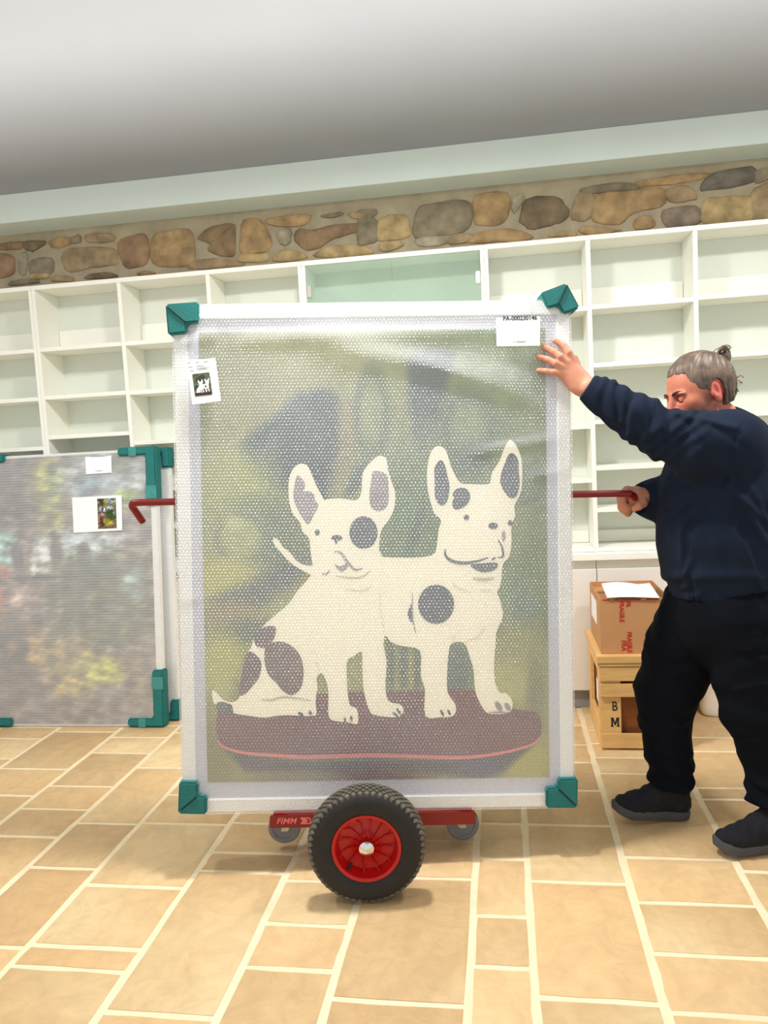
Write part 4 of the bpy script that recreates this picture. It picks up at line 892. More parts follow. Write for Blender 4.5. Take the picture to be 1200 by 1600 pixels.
# ------------------------------------------------------------------ the man: implicit surfaces meshed with surface nets
class Field:
    def __init__(s, lo, hi, h):
        s.lo = np.array(lo, float); s.h = h; s.n = np.ceil((np.array(hi)-s.lo)/h).astype(int)+1
        s.v = np.full(tuple(s.n), .5, np.float32)
        s.ax = [(s.lo[i]+h*np.arange(s.n[i])).astype(np.float32) for i in range(3)]
    def reg(s, lo, hi):
        a = np.clip(np.floor((np.array(lo)-s.lo)/s.h).astype(int), 0, s.n-1); b = np.clip(np.ceil((np.array(hi)-s.lo)/s.h).astype(int)+1, 1, s.n)
        sl = tuple(slice(a[i], max(b[i], a[i]+1)) for i in range(3))
        g = (s.ax[0][sl[0]][:, None, None], s.ax[1][sl[1]][None, :, None], s.ax[2][sl[2]][None, None, :])
        return sl, g
    def put(s, sl, d, k, sub=False):
        a = s.v[sl]
        if sub:
            d = -d; h = np.maximum(k-np.abs(a-d), 0)/max(k, 1e-6); s.v[sl] = np.maximum(a, d)+h*h*k*.25
        else:
            h = np.maximum(k-np.abs(a-d), 0)/max(k, 1e-6); s.v[sl] = np.minimum(a, d)-h*h*k*.25
    def cone(s, a, b, ra, rb, k=.02, wide=None, sub=False):
        a = np.array(a, float); b = np.array(b, float); R_ = max(ra, rb)*(max(1, wide[1]) if wide else 1)+k+3*s.h
        sl, (x, y, z) = s.reg(np.minimum(a, b)-R_, np.maximum(a, b)+R_)
        ba = b-a; L = ba@ba
        px, py, pz = x-a[0], y-a[1], z-a[2]
        t = np.clip((px*ba[0]+py*ba[1]+pz*ba[2])/max(L, 1e-12), 0, 1)
        qx, qy, qz = px-t*ba[0], py-t*ba[1], pz-t*ba[2]
        m = 1.
        if wide:
            w, f = np.array(wide[0], float), wide[1]; w = w/np.linalg.norm(w); dt = (qx*w[0]+qy*w[1]+qz*w[2])*(1/f-1)
            qx, qy, qz = qx+dt*w[0], qy+dt*w[1], qz+dt*w[2]; m = min(1, f)
        d = (np.sqrt(qx*qx+qy*qy+qz*qz)-(ra+(rb-ra)*t))*m
        s.put(sl, d.astype(np.float32), k, sub)
    def chain(s, pts, k=.02, wide=None, scale=1., add=0.):
        for (a, ra), (b, rb) in zip(pts, pts[1:]): s.cone(a, b, ra*scale+add, rb*scale+add, k, wide)
    def ell(s, c, R3, rad, k=.02, sub=False):
        c = np.array(c, float); m = max(rad)+k+3*s.h; sl, (x, y, z) = s.reg(c-m, c+m); R3 = np.array(R3, float)
        p = (x-c[0], y-c[1], z-c[2]); u = [R3[i][0]*p[0]+R3[i][1]*p[1]+R3[i][2]*p[2] for i in range(3)]
        k0 = np.sqrt(sum((u[i]/rad[i])**2 for i in range(3))); k1 = np.sqrt(sum((u[i]/rad[i]**2)**2 for i in range(3)))
        s.put(sl, (k0*(k0-1)/np.maximum(k1, 1e-6)).astype(np.float32), k, sub)
    def cut(s, p, n, c, r):
        c = np.array(c); sl, (x, y, z) = s.reg(c-r, c+r); n = np.array(n, float)/np.linalg.norm(n)
        d = (x-p[0])*n[0]+(y-p[1])*n[1]+(z-p[2])*n[2]; inside = (x-c[0])**2+(y-c[1])**2+(z-c[2])**2 < r*r
        s.v[sl] = np.where(inside, np.maximum(s.v[sl], d.astype(np.float32)), s.v[sl])
    def displace(s, fun, band=.03):
        i = np.nonzero(np.abs(s.v) < band); p = np.stack([s.ax[k][i[k]] for k in range(3)], 1).astype(float); s.v[i] += fun(p).astype(np.float32)
    def mesh(s, name):
        v = s.v; ins = v < 0; nx, ny, nz = v.shape
        c = ins[:-1, :-1, :-1].astype(np.int8)
        for dx in (0, 1):
            for dy in (0, 1):
                for dz in (0, 1):
                    if dx+dy+dz: c += ins[dx:nx-1+dx, dy:ny-1+dy, dz:nz-1+dz]
        I = np.stack(np.nonzero((c > 0) & (c < 8)), 1)
        idx = np.full((nx-1, ny-1, nz-1), -1, np.int32); idx[I[:, 0], I[:, 1], I[:, 2]] = np.arange(len(I))
        corner = {}
        for dx in (0, 1):
            for dy in (0, 1):
                for dz in (0, 1): corner[dx, dy, dz] = v[I[:, 0]+dx, I[:, 1]+dy, I[:, 2]+dz]
        acc = np.zeros((len(I), 3)); cnt = np.zeros(len(I))
        for a in corner:
            for ax in range(3):
                if a[ax] == 0:
                    b = list(a); b[ax] = 1; va, vb = corner[a], corner[tuple(b)]; m = (va < 0) != (vb < 0)
                    t = np.where(m, va/np.where(m, va-vb, 1), 0)
                    for q in range(3): acc[:, q] += np.where(m, a[q]+(t if q == ax else 0), 0)
                    cnt += m
        V = s.lo+(I+acc/cnt[:, None])*s.h; Fq = []
        for ax in range(3):
            o1, o2 = [(1, 2), (2, 0), (0, 1)][ax]
            sA = [slice(None)]*3; sB = [slice(None)]*3; sA[ax] = slice(0, -1); sB[ax] = slice(1, None)
            A, B = ins[tuple(sA)], ins[tuple(sB)]; E = np.stack(np.nonzero(A != B), 1)
            E = E[(E[:, o1] > 0) & (E[:, o2] > 0) & (E[:, o1] < v.shape[o1]-1) & (E[:, o2] < v.shape[o2]-1)]
            fl_ = A[E[:, 0], E[:, 1], E[:, 2]]
            def g(d1, d2): e = E.copy(); e[:, o1] -= d1; e[:, o2] -= d2; return idx[e[:, 0], e[:, 1], e[:, 2]]
            q = np.stack([g(1, 1), g(0, 1), g(0, 0), g(1, 0)], 1); q[~fl_] = q[~fl_][:, ::-1]; Fq.append(q)
        Fq = np.concatenate(Fq); Fq = Fq[(Fq >= 0).all(1)]
        me = bpy.data.meshes.new(name); me.vertices.add(len(V)); me.vertices.foreach_set('co', V.astype(np.float32).ravel())
        me.loops.add(Fq.size); me.loops.foreach_set('vertex_index', Fq.astype(np.int32).ravel())
        me.polygons.add(len(Fq)); me.polygons.foreach_set('loop_start', np.arange(0, Fq.size, 4, dtype=np.int32))
        me.update(calc_edges=True); me.validate()
        me.polygons.foreach_set('use_smooth', np.ones(len(me.polygons), bool))
        return me, V

def bands(p, d, f, seed, warp=.02):
    # soft cloth ridges running across direction d
    r = np.random.default_rng(seed); d = np.array(d, float)/np.linalg.norm(d); ph = 0
    for i in range(4): kk = r.normal(size=3)*14; ph = ph+np.sin(p@kk+r.uniform(0, 6))*warp
    return np.sin((p@d+ph)*6.283*f)
PPM = 2.7/F           # metres per pixel around the man
def R_(px, D=2.7): return px*D/F
def chainpx(rows): return [(P(x, y, D), r*D/F) for x, y, D, r in rows]

# head frame
HC = P(1094, 602, 2.665); sH = 2.665/F
psi, tau = math.radians(12), math.radians(13)
R0 = np.array(CR); D0 = -np.array(CU); F0 = np.array(CF)
fw = -math.cos(psi)*R0-math.sin(psi)*F0; sd = math.sin(psi)*R0-math.cos(psi)*F0
fwd = math.cos(tau)*fw+math.sin(tau)*D0; upv = -math.cos(tau)*D0+math.sin(tau)*fw
HR = np.array([fwd, upv, sd])
def H(f, u, l): return HC+(f*fwd+u*upv+l*sd)*sH

# ---- where the feet stand: heel point, length, toe direction
def foot_frame(heel, D, L, rise, turn):
    b = P(*heel, D); b[2] = .0005; h = -np.array([CR[0], CR[1], 0]); h /= np.linalg.norm(h); c, s_ = math.cos(turn), math.sin(turn)
    d = np.array([h[0]*c-h[1]*s_, h[0]*s_+h[1]*c, 0]); q = math.radians(rise); up = np.array([0, 0, 1.])
    d, up = d*math.cos(q)+up*math.sin(q), up*math.cos(q)-d*math.sin(q); sv = np.cross(up, d)
    fr = lambda t, h_=0, s=0: b+d*t*L+up*h_+sv*s
    fr.d, fr.up, fr.sv, fr.L = d, up, sv, L
    return fr
SHOES = [foot_frame((1075, 1279), 2.84, .292, 7, .06), foot_frame((1243, 1325), 2.60, .286, 2, .05)]

# ---- skin
NECK = [(1108, 640, 2.68, 29), (1128, 668, 2.695, 31), (1142, 704, 2.70, 36)]
TORSO = [(1138, 702, 2.70, 50), (1128, 760, 2.70, 76), (1124, 840, 2.70, 78), (1132, 915, 2.70, 72), (1136, 965, 2.70, 70)]
ARM_N = [(1128, 696, 2.53, 44), (1082, 690, 2.525, 36), (1040, 675, 2.53, 29), (1000, 655, 2.54, 27), (955, 630, 2.555, 21), (918, 606, 2.568, 14.5)]
ARM_F = [(1112, 706, 2.86, 40), (1085, 760, 2.90, 32), (1066, 793, 2.91, 27), (1035, 787, 2.86, 23), (1010, 780, 2.80, 16)]
LEG_F = [(1095, 962, 2.79, 52), (1062, 1030, 2.82, 44), (1038, 1092, 2.83, 34), (1048, 1150, 2.83, 29), (1049, 1215, 2.83, 19)]
LEG_N = [(1160, 965, 2.62, 58), (1175, 1050, 2.615, 50), (1184, 1120, 2.615, 38), (1206, 1180, 2.615, 33), (1204, 1255, 2.615, 20)]
Db0 = 2.785
def build_skin():
    pts = np.array([q for rows in (TORSO, ARM_N, ARM_F, LEG_F, LEG_N) for q, _ in chainpx(rows)]+[P(834, 530, 2.58), P(1100, 530, 2.6), P(960, 1270, 2.83)])
    f = Field(pts.min(0)-.12, pts.max(0)+.12, .0034)
    f.chain(chainpx(TORSO), .05, (F0, 1.12), .92); f.chain(chainpx(NECK), .03); f.chain(chainpx(ARM_N[:5]), .04, scale=.74); f.cone(P(965, 636, 2.552), P(918, 606, 2.568), R_(16), R_(14.5), .02); f.chain(chainpx(ARM_F), .04, scale=.85); f.cone(P(1020, 781, 2.82), P(1008, 780, 2.80), R_(15), R_(15), .02)
    f.chain(chainpx(LEG_F), .05, scale=.8); f.chain(chainpx(LEG_N), .05, scale=.85)
    f.cone(P(1140, 702, 2.57), P(1138, 704, 2.85), R_(34), R_(34), .05)
    # feet inside the shoes
    for fr_ in SHOES:
        f.cone(fr_(.18, .065), fr_(.45, .055), .024, .026, .02); f.cone(fr_(.45, .055), fr_(.78, .046), .026, .016, .02); f.cone(fr_(.18, .065), fr_(.2, .17), .024, .03, .03)
    # head
    k = .018
    f.ell(H(-1, 4, 0), HR, np.array((51, 45, 39))*sH, k); f.ell(H(15, -6, 0), HR, np.array((35, 40, 34))*sH, .025)
    f.ell(H(26, -34, 0), HR, np.array((28, 34, 29))*sH, .025); f.ell(H(30, -58, 0), HR, np.array((20, 13, 20))*sH, .022)     # cheeks, chin
    for s_ in (-1, 1):
        f.ell(H(33, -22, 18*s_), HR, np.array((14, 12, 13))*sH, .02)                                                       # cheekbones
        f.cone(H(6, -44, 27*s_), H(34, -62, 12*s_), 8*sH, 8*sH, .02)                                                      # jaw
        f.ell(H(48, -6.5, 12.5*s_), HR, np.array((7, 4.2, 13))*sH, .012)                                                      # brow
        f.ell(H(52, -14, 15*s_), HR, np.array((8, 7, 10))*sH, .008, sub=True)                                             # socket
        f.ell(H(43.8, -14, 15.5*s_), HR, np.array((7.2, 6.4, 7.6))*sH, .003)                                            # lidded eyeball
        f.ell(H(48.9, -17.4, 15.8*s_), HR, np.array((2.4, 1.0, 6.5))*sH, .003)                                            # lower lid edge
    f.cone(H(50, -8, 0), H(60, -27, 0), 4.5*sH, 6.2*sH, .012); f.ell(H(60, -30, 0), HR, np.array((8, 6.5, 7.5))*sH, .008)  # nose
    for s_ in (-1, 1): f.ell(H(54, -31, 7*s_), HR, np.array((6, 4.6, 4.6))*sH, .006)
    f.ell(H(49, -44, 0), HR, np.array((5.5, 3, 11))*sH, .006); f.ell(H(48, -49.5, 0), HR, np.array((5.5, 3.4, 10))*sH, .006); f.cone(H(55.5, -46.8, -8), H(55.5, -46.8, 8), 1.2*sH, 1.2*sH, .003, sub=True)
    # ears
    for s_ in (-1, 1):
        ec = H(2, -14, 38*s_)
        er = np.array([fwd*.94+sd*s_*.3-upv*.12, upv, sd*s_]); er = np.array([er[0]/np.linalg.norm(er[0]), upv, np.cross(er[0]/np.linalg.norm(er[0]), upv)])
        f.ell(ec, er, np.array((9.5, 15.5, 4.5))*sH, .006); f.ell(H(0, -25, 37.5*s_), HR, np.array((6, 7, 3.6))*sH, .006)
        f.ell(H(4.5, -12, 42.5*s_), er, np.array((4.8, 8.5, 3.4))*sH, .004, sub=True); f.cone(H(10, -16, 40*s_), H(9, -20, 40*s_), 2.2*sH, 2.2*sH, .004)
    f.cone(P(988, 782, Db0+.01), P(986, 784, Db0+.05), R_(8.5), R_(8.5), .008)
    # near hand, open on the wrapped painting
    Dh = 2.578; w = (F0, .62)
    def fing(rows, kk=.004):
        q = [(P(x, y, D), r*D/F) for x, y, D, r in rows]
        for (a, ra), (b, rb) in zip(q, q[1:]): f.cone(a, b, ra, rb, kk)
    fing([(893, 562, Dh-.002, 6.2), (888.5, 551, Dh-.010, 5.6), (881, 540.5, Dh-.004, 5.0), (867.5, 532, Dh+.004, 4.4)])
    fing([(884, 566, Dh-.006, 6.3), (875, 557, Dh-.012, 5.7), (864, 549.5, Dh-.004, 5.3), (849, 541.5, Dh+.004, 4.8)])
    fing([(879, 573, Dh-.006, 6.1), (868, 567.5, Dh-.012, 5.5), (857, 562.5, Dh-.004, 5.0), (842, 557, Dh+.004, 4.5)])
    fing([(878, 583, Dh-.002, 5.6), (865, 581.5, Dh-.008, 4.9), (854, 580, Dh-.002, 4.5), (841.5, 579, Dh+.005, 4.0)])
    fing([(906, 590, Dh+.012, 8.5), (903, 577, Dh+.036, 6.6), (900.5, 567, Dh+.058, 5.6), (899, 560, Dh+.075, 4.8)])
    for a, b, ra, rb in (((891, 566), (913, 602), 9, 13), ((884, 572), (908, 602), 9.5, 13), ((879, 580), (900, 601), 9, 12), ((893, 575), (914, 604), 9, 14)):
        f.cone(P(*a, Dh-.002), P(*b, Dh-.004), R_(ra), R_(rb), .012, w)
    # far hand, closed round the end of the push bar
    Db = 2.785
    f.cone(P(1010, 779, 2.80), P(994, 773, 2.79), R_(15), R_(14), .015)
    for i, (dx, dy, dD) in enumerate(((0, 0, 0), (-.5, 3, .020), (-1, 6, .040), (1, 9, .058))):
        D = Db+dD
        fing([(993+dx, 768+dy*.5, D, 7.6), (980+dx, 766.5+dy*.6, D, 7.2), (971+dx, 775+dy*.7, D-.004, 6.6), (972.5+dx, 788+dy*.8, D-.004, 6.2), (980+dx, 795+dy*.75, D, 5.6), (986+dx, 790+dy*.5, D, 5.0)], .005)
    fing([(1007, 778, Db-.004, 8), (1004, 786, Db-.026, 7.4), (998, 790.5, Db-.036, 6.6), (992, 794, Db-.034, 5.4)], .006)
    return f.mesh('person')
skin_me, SV = build_skin()
def skin_colors(V):
    q = (V-HC)@HR.T/sH; n = len(V)
    c = np.tile(np.array([208, 144, 118.]), (n, 1)); head = np.linalg.norm((V-HC), axis=1) < .2
    c[head] = (206, 126, 100)
    a = lambda d, col, m: c.__setitem__(slice(None), c+(np.array(col, float)-c)*(np.clip(d, 0, 1)*m)[:, None])
    m = head.astype(float)
    nz = vnoise(V[:, [0, 2]]*1000, 4, 4, .02)
    a((1-smooth(q[:, 1], -46, -26))*(1-smooth(np.abs(q[:, 0]-22), 24, 34))*.55+nz*.05, (112, 84, 78), m)                # stubble
    a((1-smooth(np.hypot(q[:, 0]-14, (q[:, 1]+22)*.6), 3, 11))*.5, (110, 82, 76), m*(np.abs(q[:, 2]) > 20))            # sideburn
    a(1-smooth(np.hypot((q[:, 0]-56)/14, (q[:, 1]+30)/12), .5, 1.2), (214, 112, 100), m*.5)                              # nose
    a(1-smooth(np.hypot((q[:, 0]-1)/13, (q[:, 1]+14)/18), .6, 1.1), (220, 112, 98), m*(np.abs(q[:, 2]) > 33)*.8)         # ears
    a(1-smooth(np.abs(q[:, 1]+46.8), 3, 6), (176, 92, 88), m*(q[:, 0] > 46)*(np.abs(q[:, 2]) < 11))
    return c
ca = skin_me.color_attributes.new('paint', 'FLOAT_COLOR', 'POINT')
ca.data.foreach_set('color', np.concatenate([lin(np.clip(skin_colors(SV)+vnoise(SV[:, [0, 2]]*1000, 8, 4, .03)[:, None]*5, 0, 255)), np.ones((len(SV), 1))], 1).astype(np.float32).ravel())
person = new_obj('person', skin_me, M_SKIN)
person['label'] = 'man in navy sweatshirt with tied-up hair, pushing the trolley and steadying the painting'; person['category'] = 'person'

# ---- sweatshirt
def build_shirt():
    rows = [(1142, 684, 2.70, 38), (1134, 728, 2.70, 80), (1127, 780, 2.70, 90), (1125, 845, 2.70, 88), (1130, 895, 2.70, 82), (1133, 922, 2.70, 78)]
    armN = [(1134, 696, 2.535, 57), (1085, 694, 2.525, 48), (1040, 679, 2.53, 37), (1000, 655, 2.54, 35), (958, 630, 2.555, 27.5), (936, 617, 2.562, 22), (908, 600, 2.57, 18)]
    armF = [(1114, 708, 2.86, 52), (1085, 762, 2.90, 44), (1066, 787, 2.91, 37), (1040, 780, 2.86, 31), (1018, 780, 2.82, 27), (996, 779, 2.79, 20)]
    pts = np.array([q for r in (rows, armN, armF) for q, _ in chainpx(r)]); f = Field(pts.min(0)-.24, pts.max(0)+.24, .0046)
    f.chain(chainpx(rows), .05, (F0, 1.13))
    f.cone(P(1150, 694, 2.57), P(1146, 697, 2.85), R_(42), R_(42), .05); f.chain(chainpx(armN), .035); f.chain(chainpx(armF), .04)
    f.cone(P(1128, 668, 2.695), P(1142, 694, 2.70), R_(35), R_(42), .03)
    n1 = P(925, 612, 2.565)-P(955, 630, 2.557)
    def wr(p):
        d = (p-CP); dep = d@F0; x = F*(d@R0)/dep+600; y = F*(d@D0)/dep+800
        near = smooth(2.66-dep, 0, .05)*(1-smooth(x, 1085, 1120)); o = np.zeros(len(p))
        e = P(1000, 655, 2.54)-P(930, 612, 2.565)
        fz = 1-smooth(x, 925, 940)
        o += near*(1-fz)*(.0045*bands(p, e, 9, 3, .03)+.003*bands(p, e, 17, 4, .02))
        # bunched folds at elbow and before the cuff
        for fx, fy, tx_, ty_, wd, am in ((1027, 626, 1034, 668, 5, .010), (1046, 640, 1040, 690, 6, -.006), (962, 604, 966, 652, 5, -.007), (978, 610, 972, 660, 6, .007), (1013, 622, 1018, 690, 6, -.006)):
            a = np.array([fx, fy]); b = np.array([tx_, ty_]); ab = b-a; q = np.stack([x, y], 1)-a; t = np.clip(q@ab/(ab@ab), 0, 1); dd = np.linalg.norm(q-t[:, None]*ab, axis=1); o -= near*am*(1.5 if am > 0 else .9)*np.exp(-(dd/wd)**2)
        tor = smooth(x, 1040, 1075)*smooth(y, 720, 760)
        o += tor*(.004*bands(p, (.35, 0, 1), 5, 7, .05)+.0022*bands(p, (.8, .2, .6), 9, 8, .03))*(1-smooth(y, 895, 910))
        # long folds from the armpit to the back
        for fx, fy, tx_, ty_, wd, am in ((1140, 755, 1200, 850, 7, .006), (1150, 830, 1190, 915, 7, .006), (1160, 780, 1200, 815, 6, .004), (1073, 660, 1102, 700, 3.5, -.005), (1060, 646, 1150, 668, 6, .003), (1090, 650, 1165, 700, 6, -.0035), (1160, 662, 1140, 712, 3, -.0035)):
            a = np.array([fx, fy]); b = np.array([tx_, ty_]); ab = b-a; q = np.stack([x, y], 1)-a; t = np.clip(q@ab/(ab@ab), 0, 1); dd = np.linalg.norm(q-t[:, None]*ab, axis=1); o -= smooth(2.72-dep, 0, .05)*am*(2.6 if am > 0 else .9)*np.exp(-(dd/wd)**2)
        # ribbed hem and cuff
        hem = smooth(y, 904, 910); o += hem*(.010+.0012*np.sin(x*1.6)); o -= .004*np.exp(-((y-899)/7)**2)
        return o
    f.displace(wr, .03)
    f.cut(P(916, 606, 2.566), n1, P(900, 598, 2.57), .075)                                         # near cuff
    f.cut(P(1001, 781, 2.80), P(995, 780, 2.79)-P(1018, 782, 2.82), P(990, 779, 2.785), .06)        # far cuff
    hp = P(1130, 930, 2.70); f.cut(hp, -np.array(CU)*1.0+np.array(CR)*.06, hp, .4)
    f.cone(P(1108, 640, 2.68), P(1124, 664, 2.692), R_(33), R_(33), .004, sub=True)                 # neck opening
    return f.mesh('sweatshirt')[0]
shirt = new_obj('sweatshirt', build_shirt(), M_NAVY, person)

# ---- trousers
def build_trousers():
    legF = [(1100, 958, 2.78, 66), (1068, 1015, 2.81, 58), (1042, 1080, 2.83, 47), (1038, 1125, 2.83, 38), (1046, 1175, 2.83, 34.5), (1048, 1208, 2.83, 33), (1047, 1232, 2.83, 31)]
    legN = [(1158, 965, 2.63, 76), (1178, 1050, 2.615, 62), (1186, 1110, 2.615, 57), (1202, 1165, 2.615, 46), (1206, 1215, 2.615, 37), (1203, 1262, 2.615, 39)]
    pts = np.array([q for r in (legF, legN) for q, _ in chainpx(r)]); f = Field(pts.min(0)-.22, pts.max(0)+.2, .0046)
    f.cone(P(1134, 925, 2.70), P(1134, 968, 2.70), R_(76), R_(80), .04, (F0, 1.08))
    f.chain(chainpx(legF), .016); f.chain(chainpx(legN), .016)
    def wr(p):
        d = (p-CP); dep = d@F0; x = F*(d@R0)/dep+600; y = F*(d@D0)/dep+800; o = np.zeros(len(p)); far = smooth(dep, 2.70, 2.74); near = 1-far
        o += .0028*bands(p, (.2, .3, 1), 6, 21, .05)+.0018*bands(p, (1, .2, .5), 9, 22, .03)
        st = far*smooth(y, 1165, 1200)+near*smooth(y, 1205, 1235)
        o -= st*(.0075*bands(p, (.12, 0, 1), 15, 23, .012))
        o -= far*.004*np.exp(-((y-1072-(x-995)*.35)/6)**2)*(1-smooth(x, 1010, 1050)); o -= far*.006*np.exp(-((y-1105)/8)**2)*smooth(x, 1055, 1075)
        for fx, fy, tx_, ty_, wd, am in ((1180, 935, 1200, 985, 4, .005), (1165, 1015, 1200, 1035, 4, .006), (1185, 990, 1195, 1030, 4, .005), (1150, 1078, 1200, 1070, 5, .006), (1140, 1155, 1200, 1150, 3, -.003), (1115, 1080, 1150, 1170, 2.5, -.003)):
            a = np.array([fx, fy]); b = np.array([tx_, ty_]); ab = b-a; q = np.stack([x, y], 1)-a; t = np.clip(q@ab/(ab@ab), 0, 1); dd = np.linalg.norm(q-t[:, None]*ab, axis=1); o -= near*am*np.exp(-(dd/wd)**2)
        return o
    f.displace(wr, .03)
    f.cut(P(1134, 916, 2.70), CU, P(1134, 900, 2.70), .3)
    f.cut(P(1047, 1230, 2.83), -CU-.35*CR*0+.28*CR*-1, P(1047, 1245, 2.83), .1); f.cut(P(1203, 1258, 2.615), -CU-.15*CR, P(1203, 1290, 2.615), .13)
    return f.mesh('trousers')[0]
new_obj('trousers', build_trousers(), M_TROUS, person)

# ---- shoes
def shoe(fr):
    # sole: foot outline extruded, toe sprung up
    half = [(0, .0), (.015, .022), (.07, .033), (.2, .036), (.4, .035), (.6, .043), (.74, .047), (.86, .043), (.95, .028), (1., .0)]
    out = catmull(half+[(t, -s_*.92) for t, s_ in half[-2:0:-1]], 4); k = len(out); v = []; fc = []
    for h, g in ((0, .93), (.004, .99), (.024, 1.02), (.032, 1.0), (.033, .9)):
        for t, s_ in out:
            sp = .022*max(0, (t-.72)/.28)**2; v.append(fr(.5+(t-.5)*(g*.5+.5), h+sp, s_*g))
    fc.append(tuple(range(k))[::-1]); fc.append(tuple(4*k+i for i in range(k)))
    for r in range(4): fc += [(r*k+i, r*k+(i+1) % k, (r+1)*k+(i+1) % k, (r+1)*k+i) for i in range(k)]
    pts = np.array(v); f = Field(pts.min(0)-.05, pts.max(0)+np.array([.05, .05, .20]), .0034); sdv = fr.sv
    for t0, h0, t1, h1, r0, r1, kk, wx in ((.125, .058, .5, .052, .0345, .033, .02, 1.), (.5, .05, .74, .040, .035, .037, .02, 1.12), (.74, .040, .865, .040, .037, .032, .02, 1.12),
                                       (.155, .06, .19, .16, .036, .037, .03, 1.1), (.20, .145, .42, .09, .034, .031, .05, 1.05), (.42, .09, .66, .056, .031, .031, .03, 1.1)):
        f.cone(fr(t0, h0), fr(t1, h1), r0, r1, kk, (sdv, wx))
    f.cut(fr(.5, .026), -fr.up, fr(.5, .0), .4); f.cut(fr(.19, .168), fr.up*.97-fr.d*.2, fr(.2, .2), .12)
    f.displace(lambda p: .0012*bands(p, fr.d+fr.up*.3, 34, 5, .006)+.001*bands(p, fr.up, 30, 6, .008), .02)
    up_ = new_obj('shoe', f.mesh('shoe')[0], M_SHOE, person)
    me = bpy.data.meshes.new('sole'); me.from_pydata([tuple(p) for p in v], [], fc); new_obj('sole', me, M_SOLE, up_, 40)
    for i in range(5):
        t = .40+i*.055; h = .126-i*.0125
        MB().tube([fr(t, h-.016, -.026), fr(t+.012, h+.001, 0), fr(t, h-.016, .026)], .0028, 6).build('shoelace', M_SHOE, up_)
for fr_ in SHOES: shoe(fr_)

# ---- hair
def build_hair():
    f = Field(HC-.2, HC+.2, .0026)
    f.ell(H(-1, 5.5, 0), HR, np.array((53.5, 48, 43))*sH, .01); f.ell(H(-17, -4, 0), HR, np.array((35, 42, 40))*sH, .02); f.ell(H(-27, -24, 0), HR, np.array((18, 24, 28))*sH, .02)
    bun = H(-46, 40, 3)
    def strands(p):
        q = (p-HC)@HR.T/sH; bq = np.array([-46, 36, 0.]); w = q-bq; ang = np.arctan2(w[:, 2], w[:, 0])*1.0; an2 = np.arctan2(w[:, 1], np.hypot(w[:, 0], w[:, 2]))
        o = .0011*np.sin(ang*44+3*np.sin(an2*3))+.0007*np.sin(ang*97+an2*2)+.0012*np.sin(ang*17+an2*1.5)+.0035*(1-smooth(q[:, 1], 23, 34))*smooth(q[:, 0], 22, 40); return o
    # hairline: cut away face and neck
    f.displace(strands, .012)
    sl, (x, y, z) = f.reg(HC-.2, HC+.2); px, py, pz = x-HC[0], y-HC[1], z-HC[2]
    qf, qu, ql = [(v_[0]*px+v_[1]*py+v_[2]*pz)/sH for v_ in (fwd, upv, sd)]
    al = np.abs(ql); nib = .9*np.sin(ql*1.3)+.7*np.sin(qf*1.7+qu)
    def rem(*d):      # region to take away = where every d is negative
        m = d[0]
        for q_ in d[1:]: m = np.maximum(m, q_)
        f.v[sl] = np.maximum(f.v[sl], (-m*sH).astype(np.float32))
    rem(37-qf+nib*.5, qu-23+nib*.5+(al/34)**2*1.5)             # forehead
    rem(qu-1-(qf-37)*.62+nib*.5, 9-qf)                                     # temple down to the front of the ear
    rem(qu+35+.25*(qf+30)+nib)                                               # nape
    rem(np.hypot((qf-1)/12, (qu+14)/18)-1+0*ql, 30-al)                       # round the ear
    rem(qu+14, -14-qf)
    return f.mesh('hair')[0]
hair = new_obj('hair', build_hair(), M_HAIR, person)
def P3(x, y, dD=0.): return P(x, y, 2.665+dD)
hb = MB(); r2 = np.random.default_rng(11)
for i in range(70):      # loops of hair wound into the bun
    c = np.array([1131, 557]); a0 = r2.uniform(0, 6.28); rad = r2.uniform(6, 12.5); dep = r2.uniform(-.03, .03); pts = []
    for t in np.linspace(0, r2.uniform(2.5, 5), 12):
        pts.append(P3(c[0]+rad*.8*math.cos(a0+t)+(t-2)*.3, c[1]+rad*1.35*math.sin(a0+t), dep*math.cos(t*.7)))
    hb.tube(pts, .0030, 5)
bc = MB()
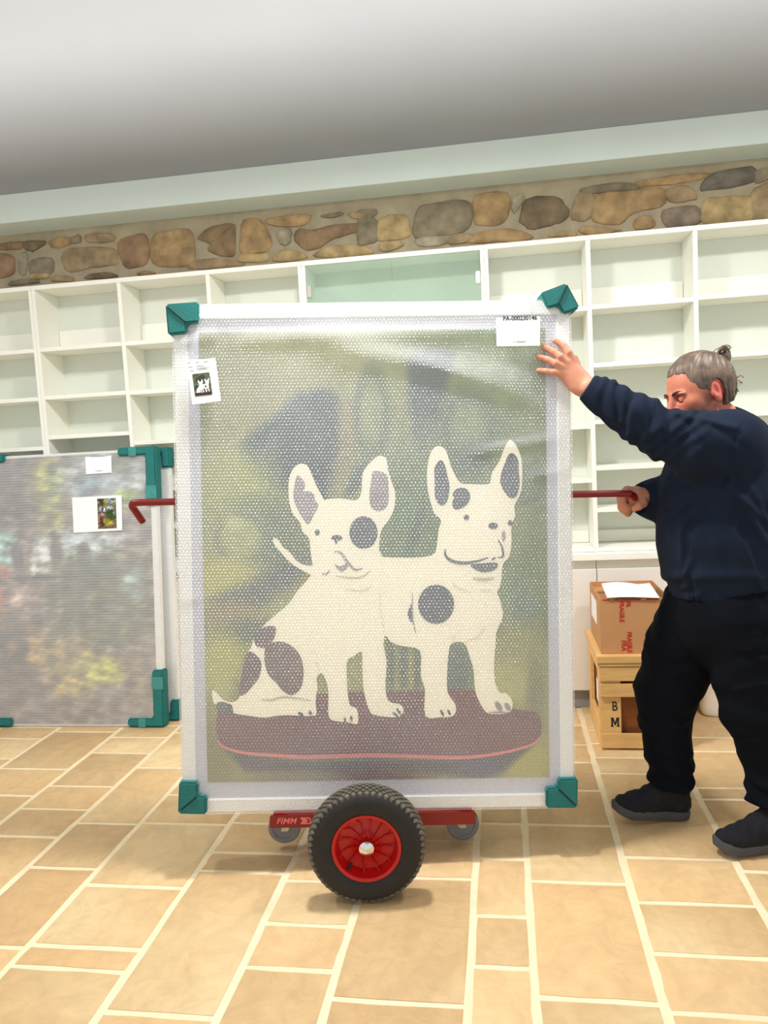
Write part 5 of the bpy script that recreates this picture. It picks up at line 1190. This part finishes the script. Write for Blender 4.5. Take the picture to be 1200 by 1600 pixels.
fb = Field(P3(1131, 560)-.06, P3(1131, 560)+.06, .0026); fb.ell(P3(1131, 557), np.array([R0, D0, F0]), (.021, .031, .024), .01); fb.cone(P3(1118, 568), P3(1130, 558), .022, .018, .012)
bun_o = new_obj('hair_bun', fb.mesh('hair_bun')[0], M_HAIR, hair); hb.build('bun_strands', M_HAIR, hair, smooth=60)['kind'] = 'stuff'; del bc
fs = MB()
def lock(p, r, dD=0.): fs.tube([P3(x, y, dD) for x, y in catmull(p, 5, False)], r, 5)
lock([(1122, 549), (1128, 541), (1136, 539), (1141, 542), (1138, 547)], .0016); lock([(1116, 548), (1124, 543), (1132, 541), (1140, 545)], .0014, -.01); lock([(1128, 548), (1134, 543), (1140, 541), (1142, 544), (1136, 546)], .0012, .01)
for q in (((1141, 598), (1150, 592), (1157, 586), (1162, 590)), ((1141, 602), (1152, 600), (1160, 597)), ((1141, 605), (1150, 607), (1155, 612)), ((1140, 596), (1146, 592), (1154, 595), (1160, 599)), ((1140, 610), (1148, 609), (1153, 611)), ((1138, 628), (1142, 636), (1146, 642)), ((1139, 590), (1146, 584), (1150, 586)), ((1140, 604), (1148, 603), (1152, 608)), ((1138, 570), (1141, 580), (1140, 592), (1143, 604)), ((1136, 568), (1142, 576), (1142, 590), (1139, 606))):
    for dd in (-.012, 0., .012): lock([(x+r2.normal()*.8, y+r2.normal()*.8) for x, y in q], .0009, dd)
fl_ = fs.build('loose_strands', M_HAIR, hair, smooth=60); fl_['kind'] = 'stuff'
for s_ in (-1, 1):
    br = MB()
    pr_ = [H(54.6, -6.6, 5.5*s_), H(54.4, -4.6, 10.5*s_), H(52.0, -3.4, 17*s_), H(46.8, -4.4, 23.5*s_)]
    br.tube(pr_, .004, 8, radii=[.0034, .0055, .005, .002]); br.build('eyebrow', M_BROW, person)
    ls = MB(); ls.tube([H(49.2, -15.6, 9*s_), H(51.0, -16.4, 14*s_), H(49.0, -16.0, 20*s_), H(45.4, -14.8, 23*s_)], .0015, 6); ls.build('eyelashes', M_BROW, person)
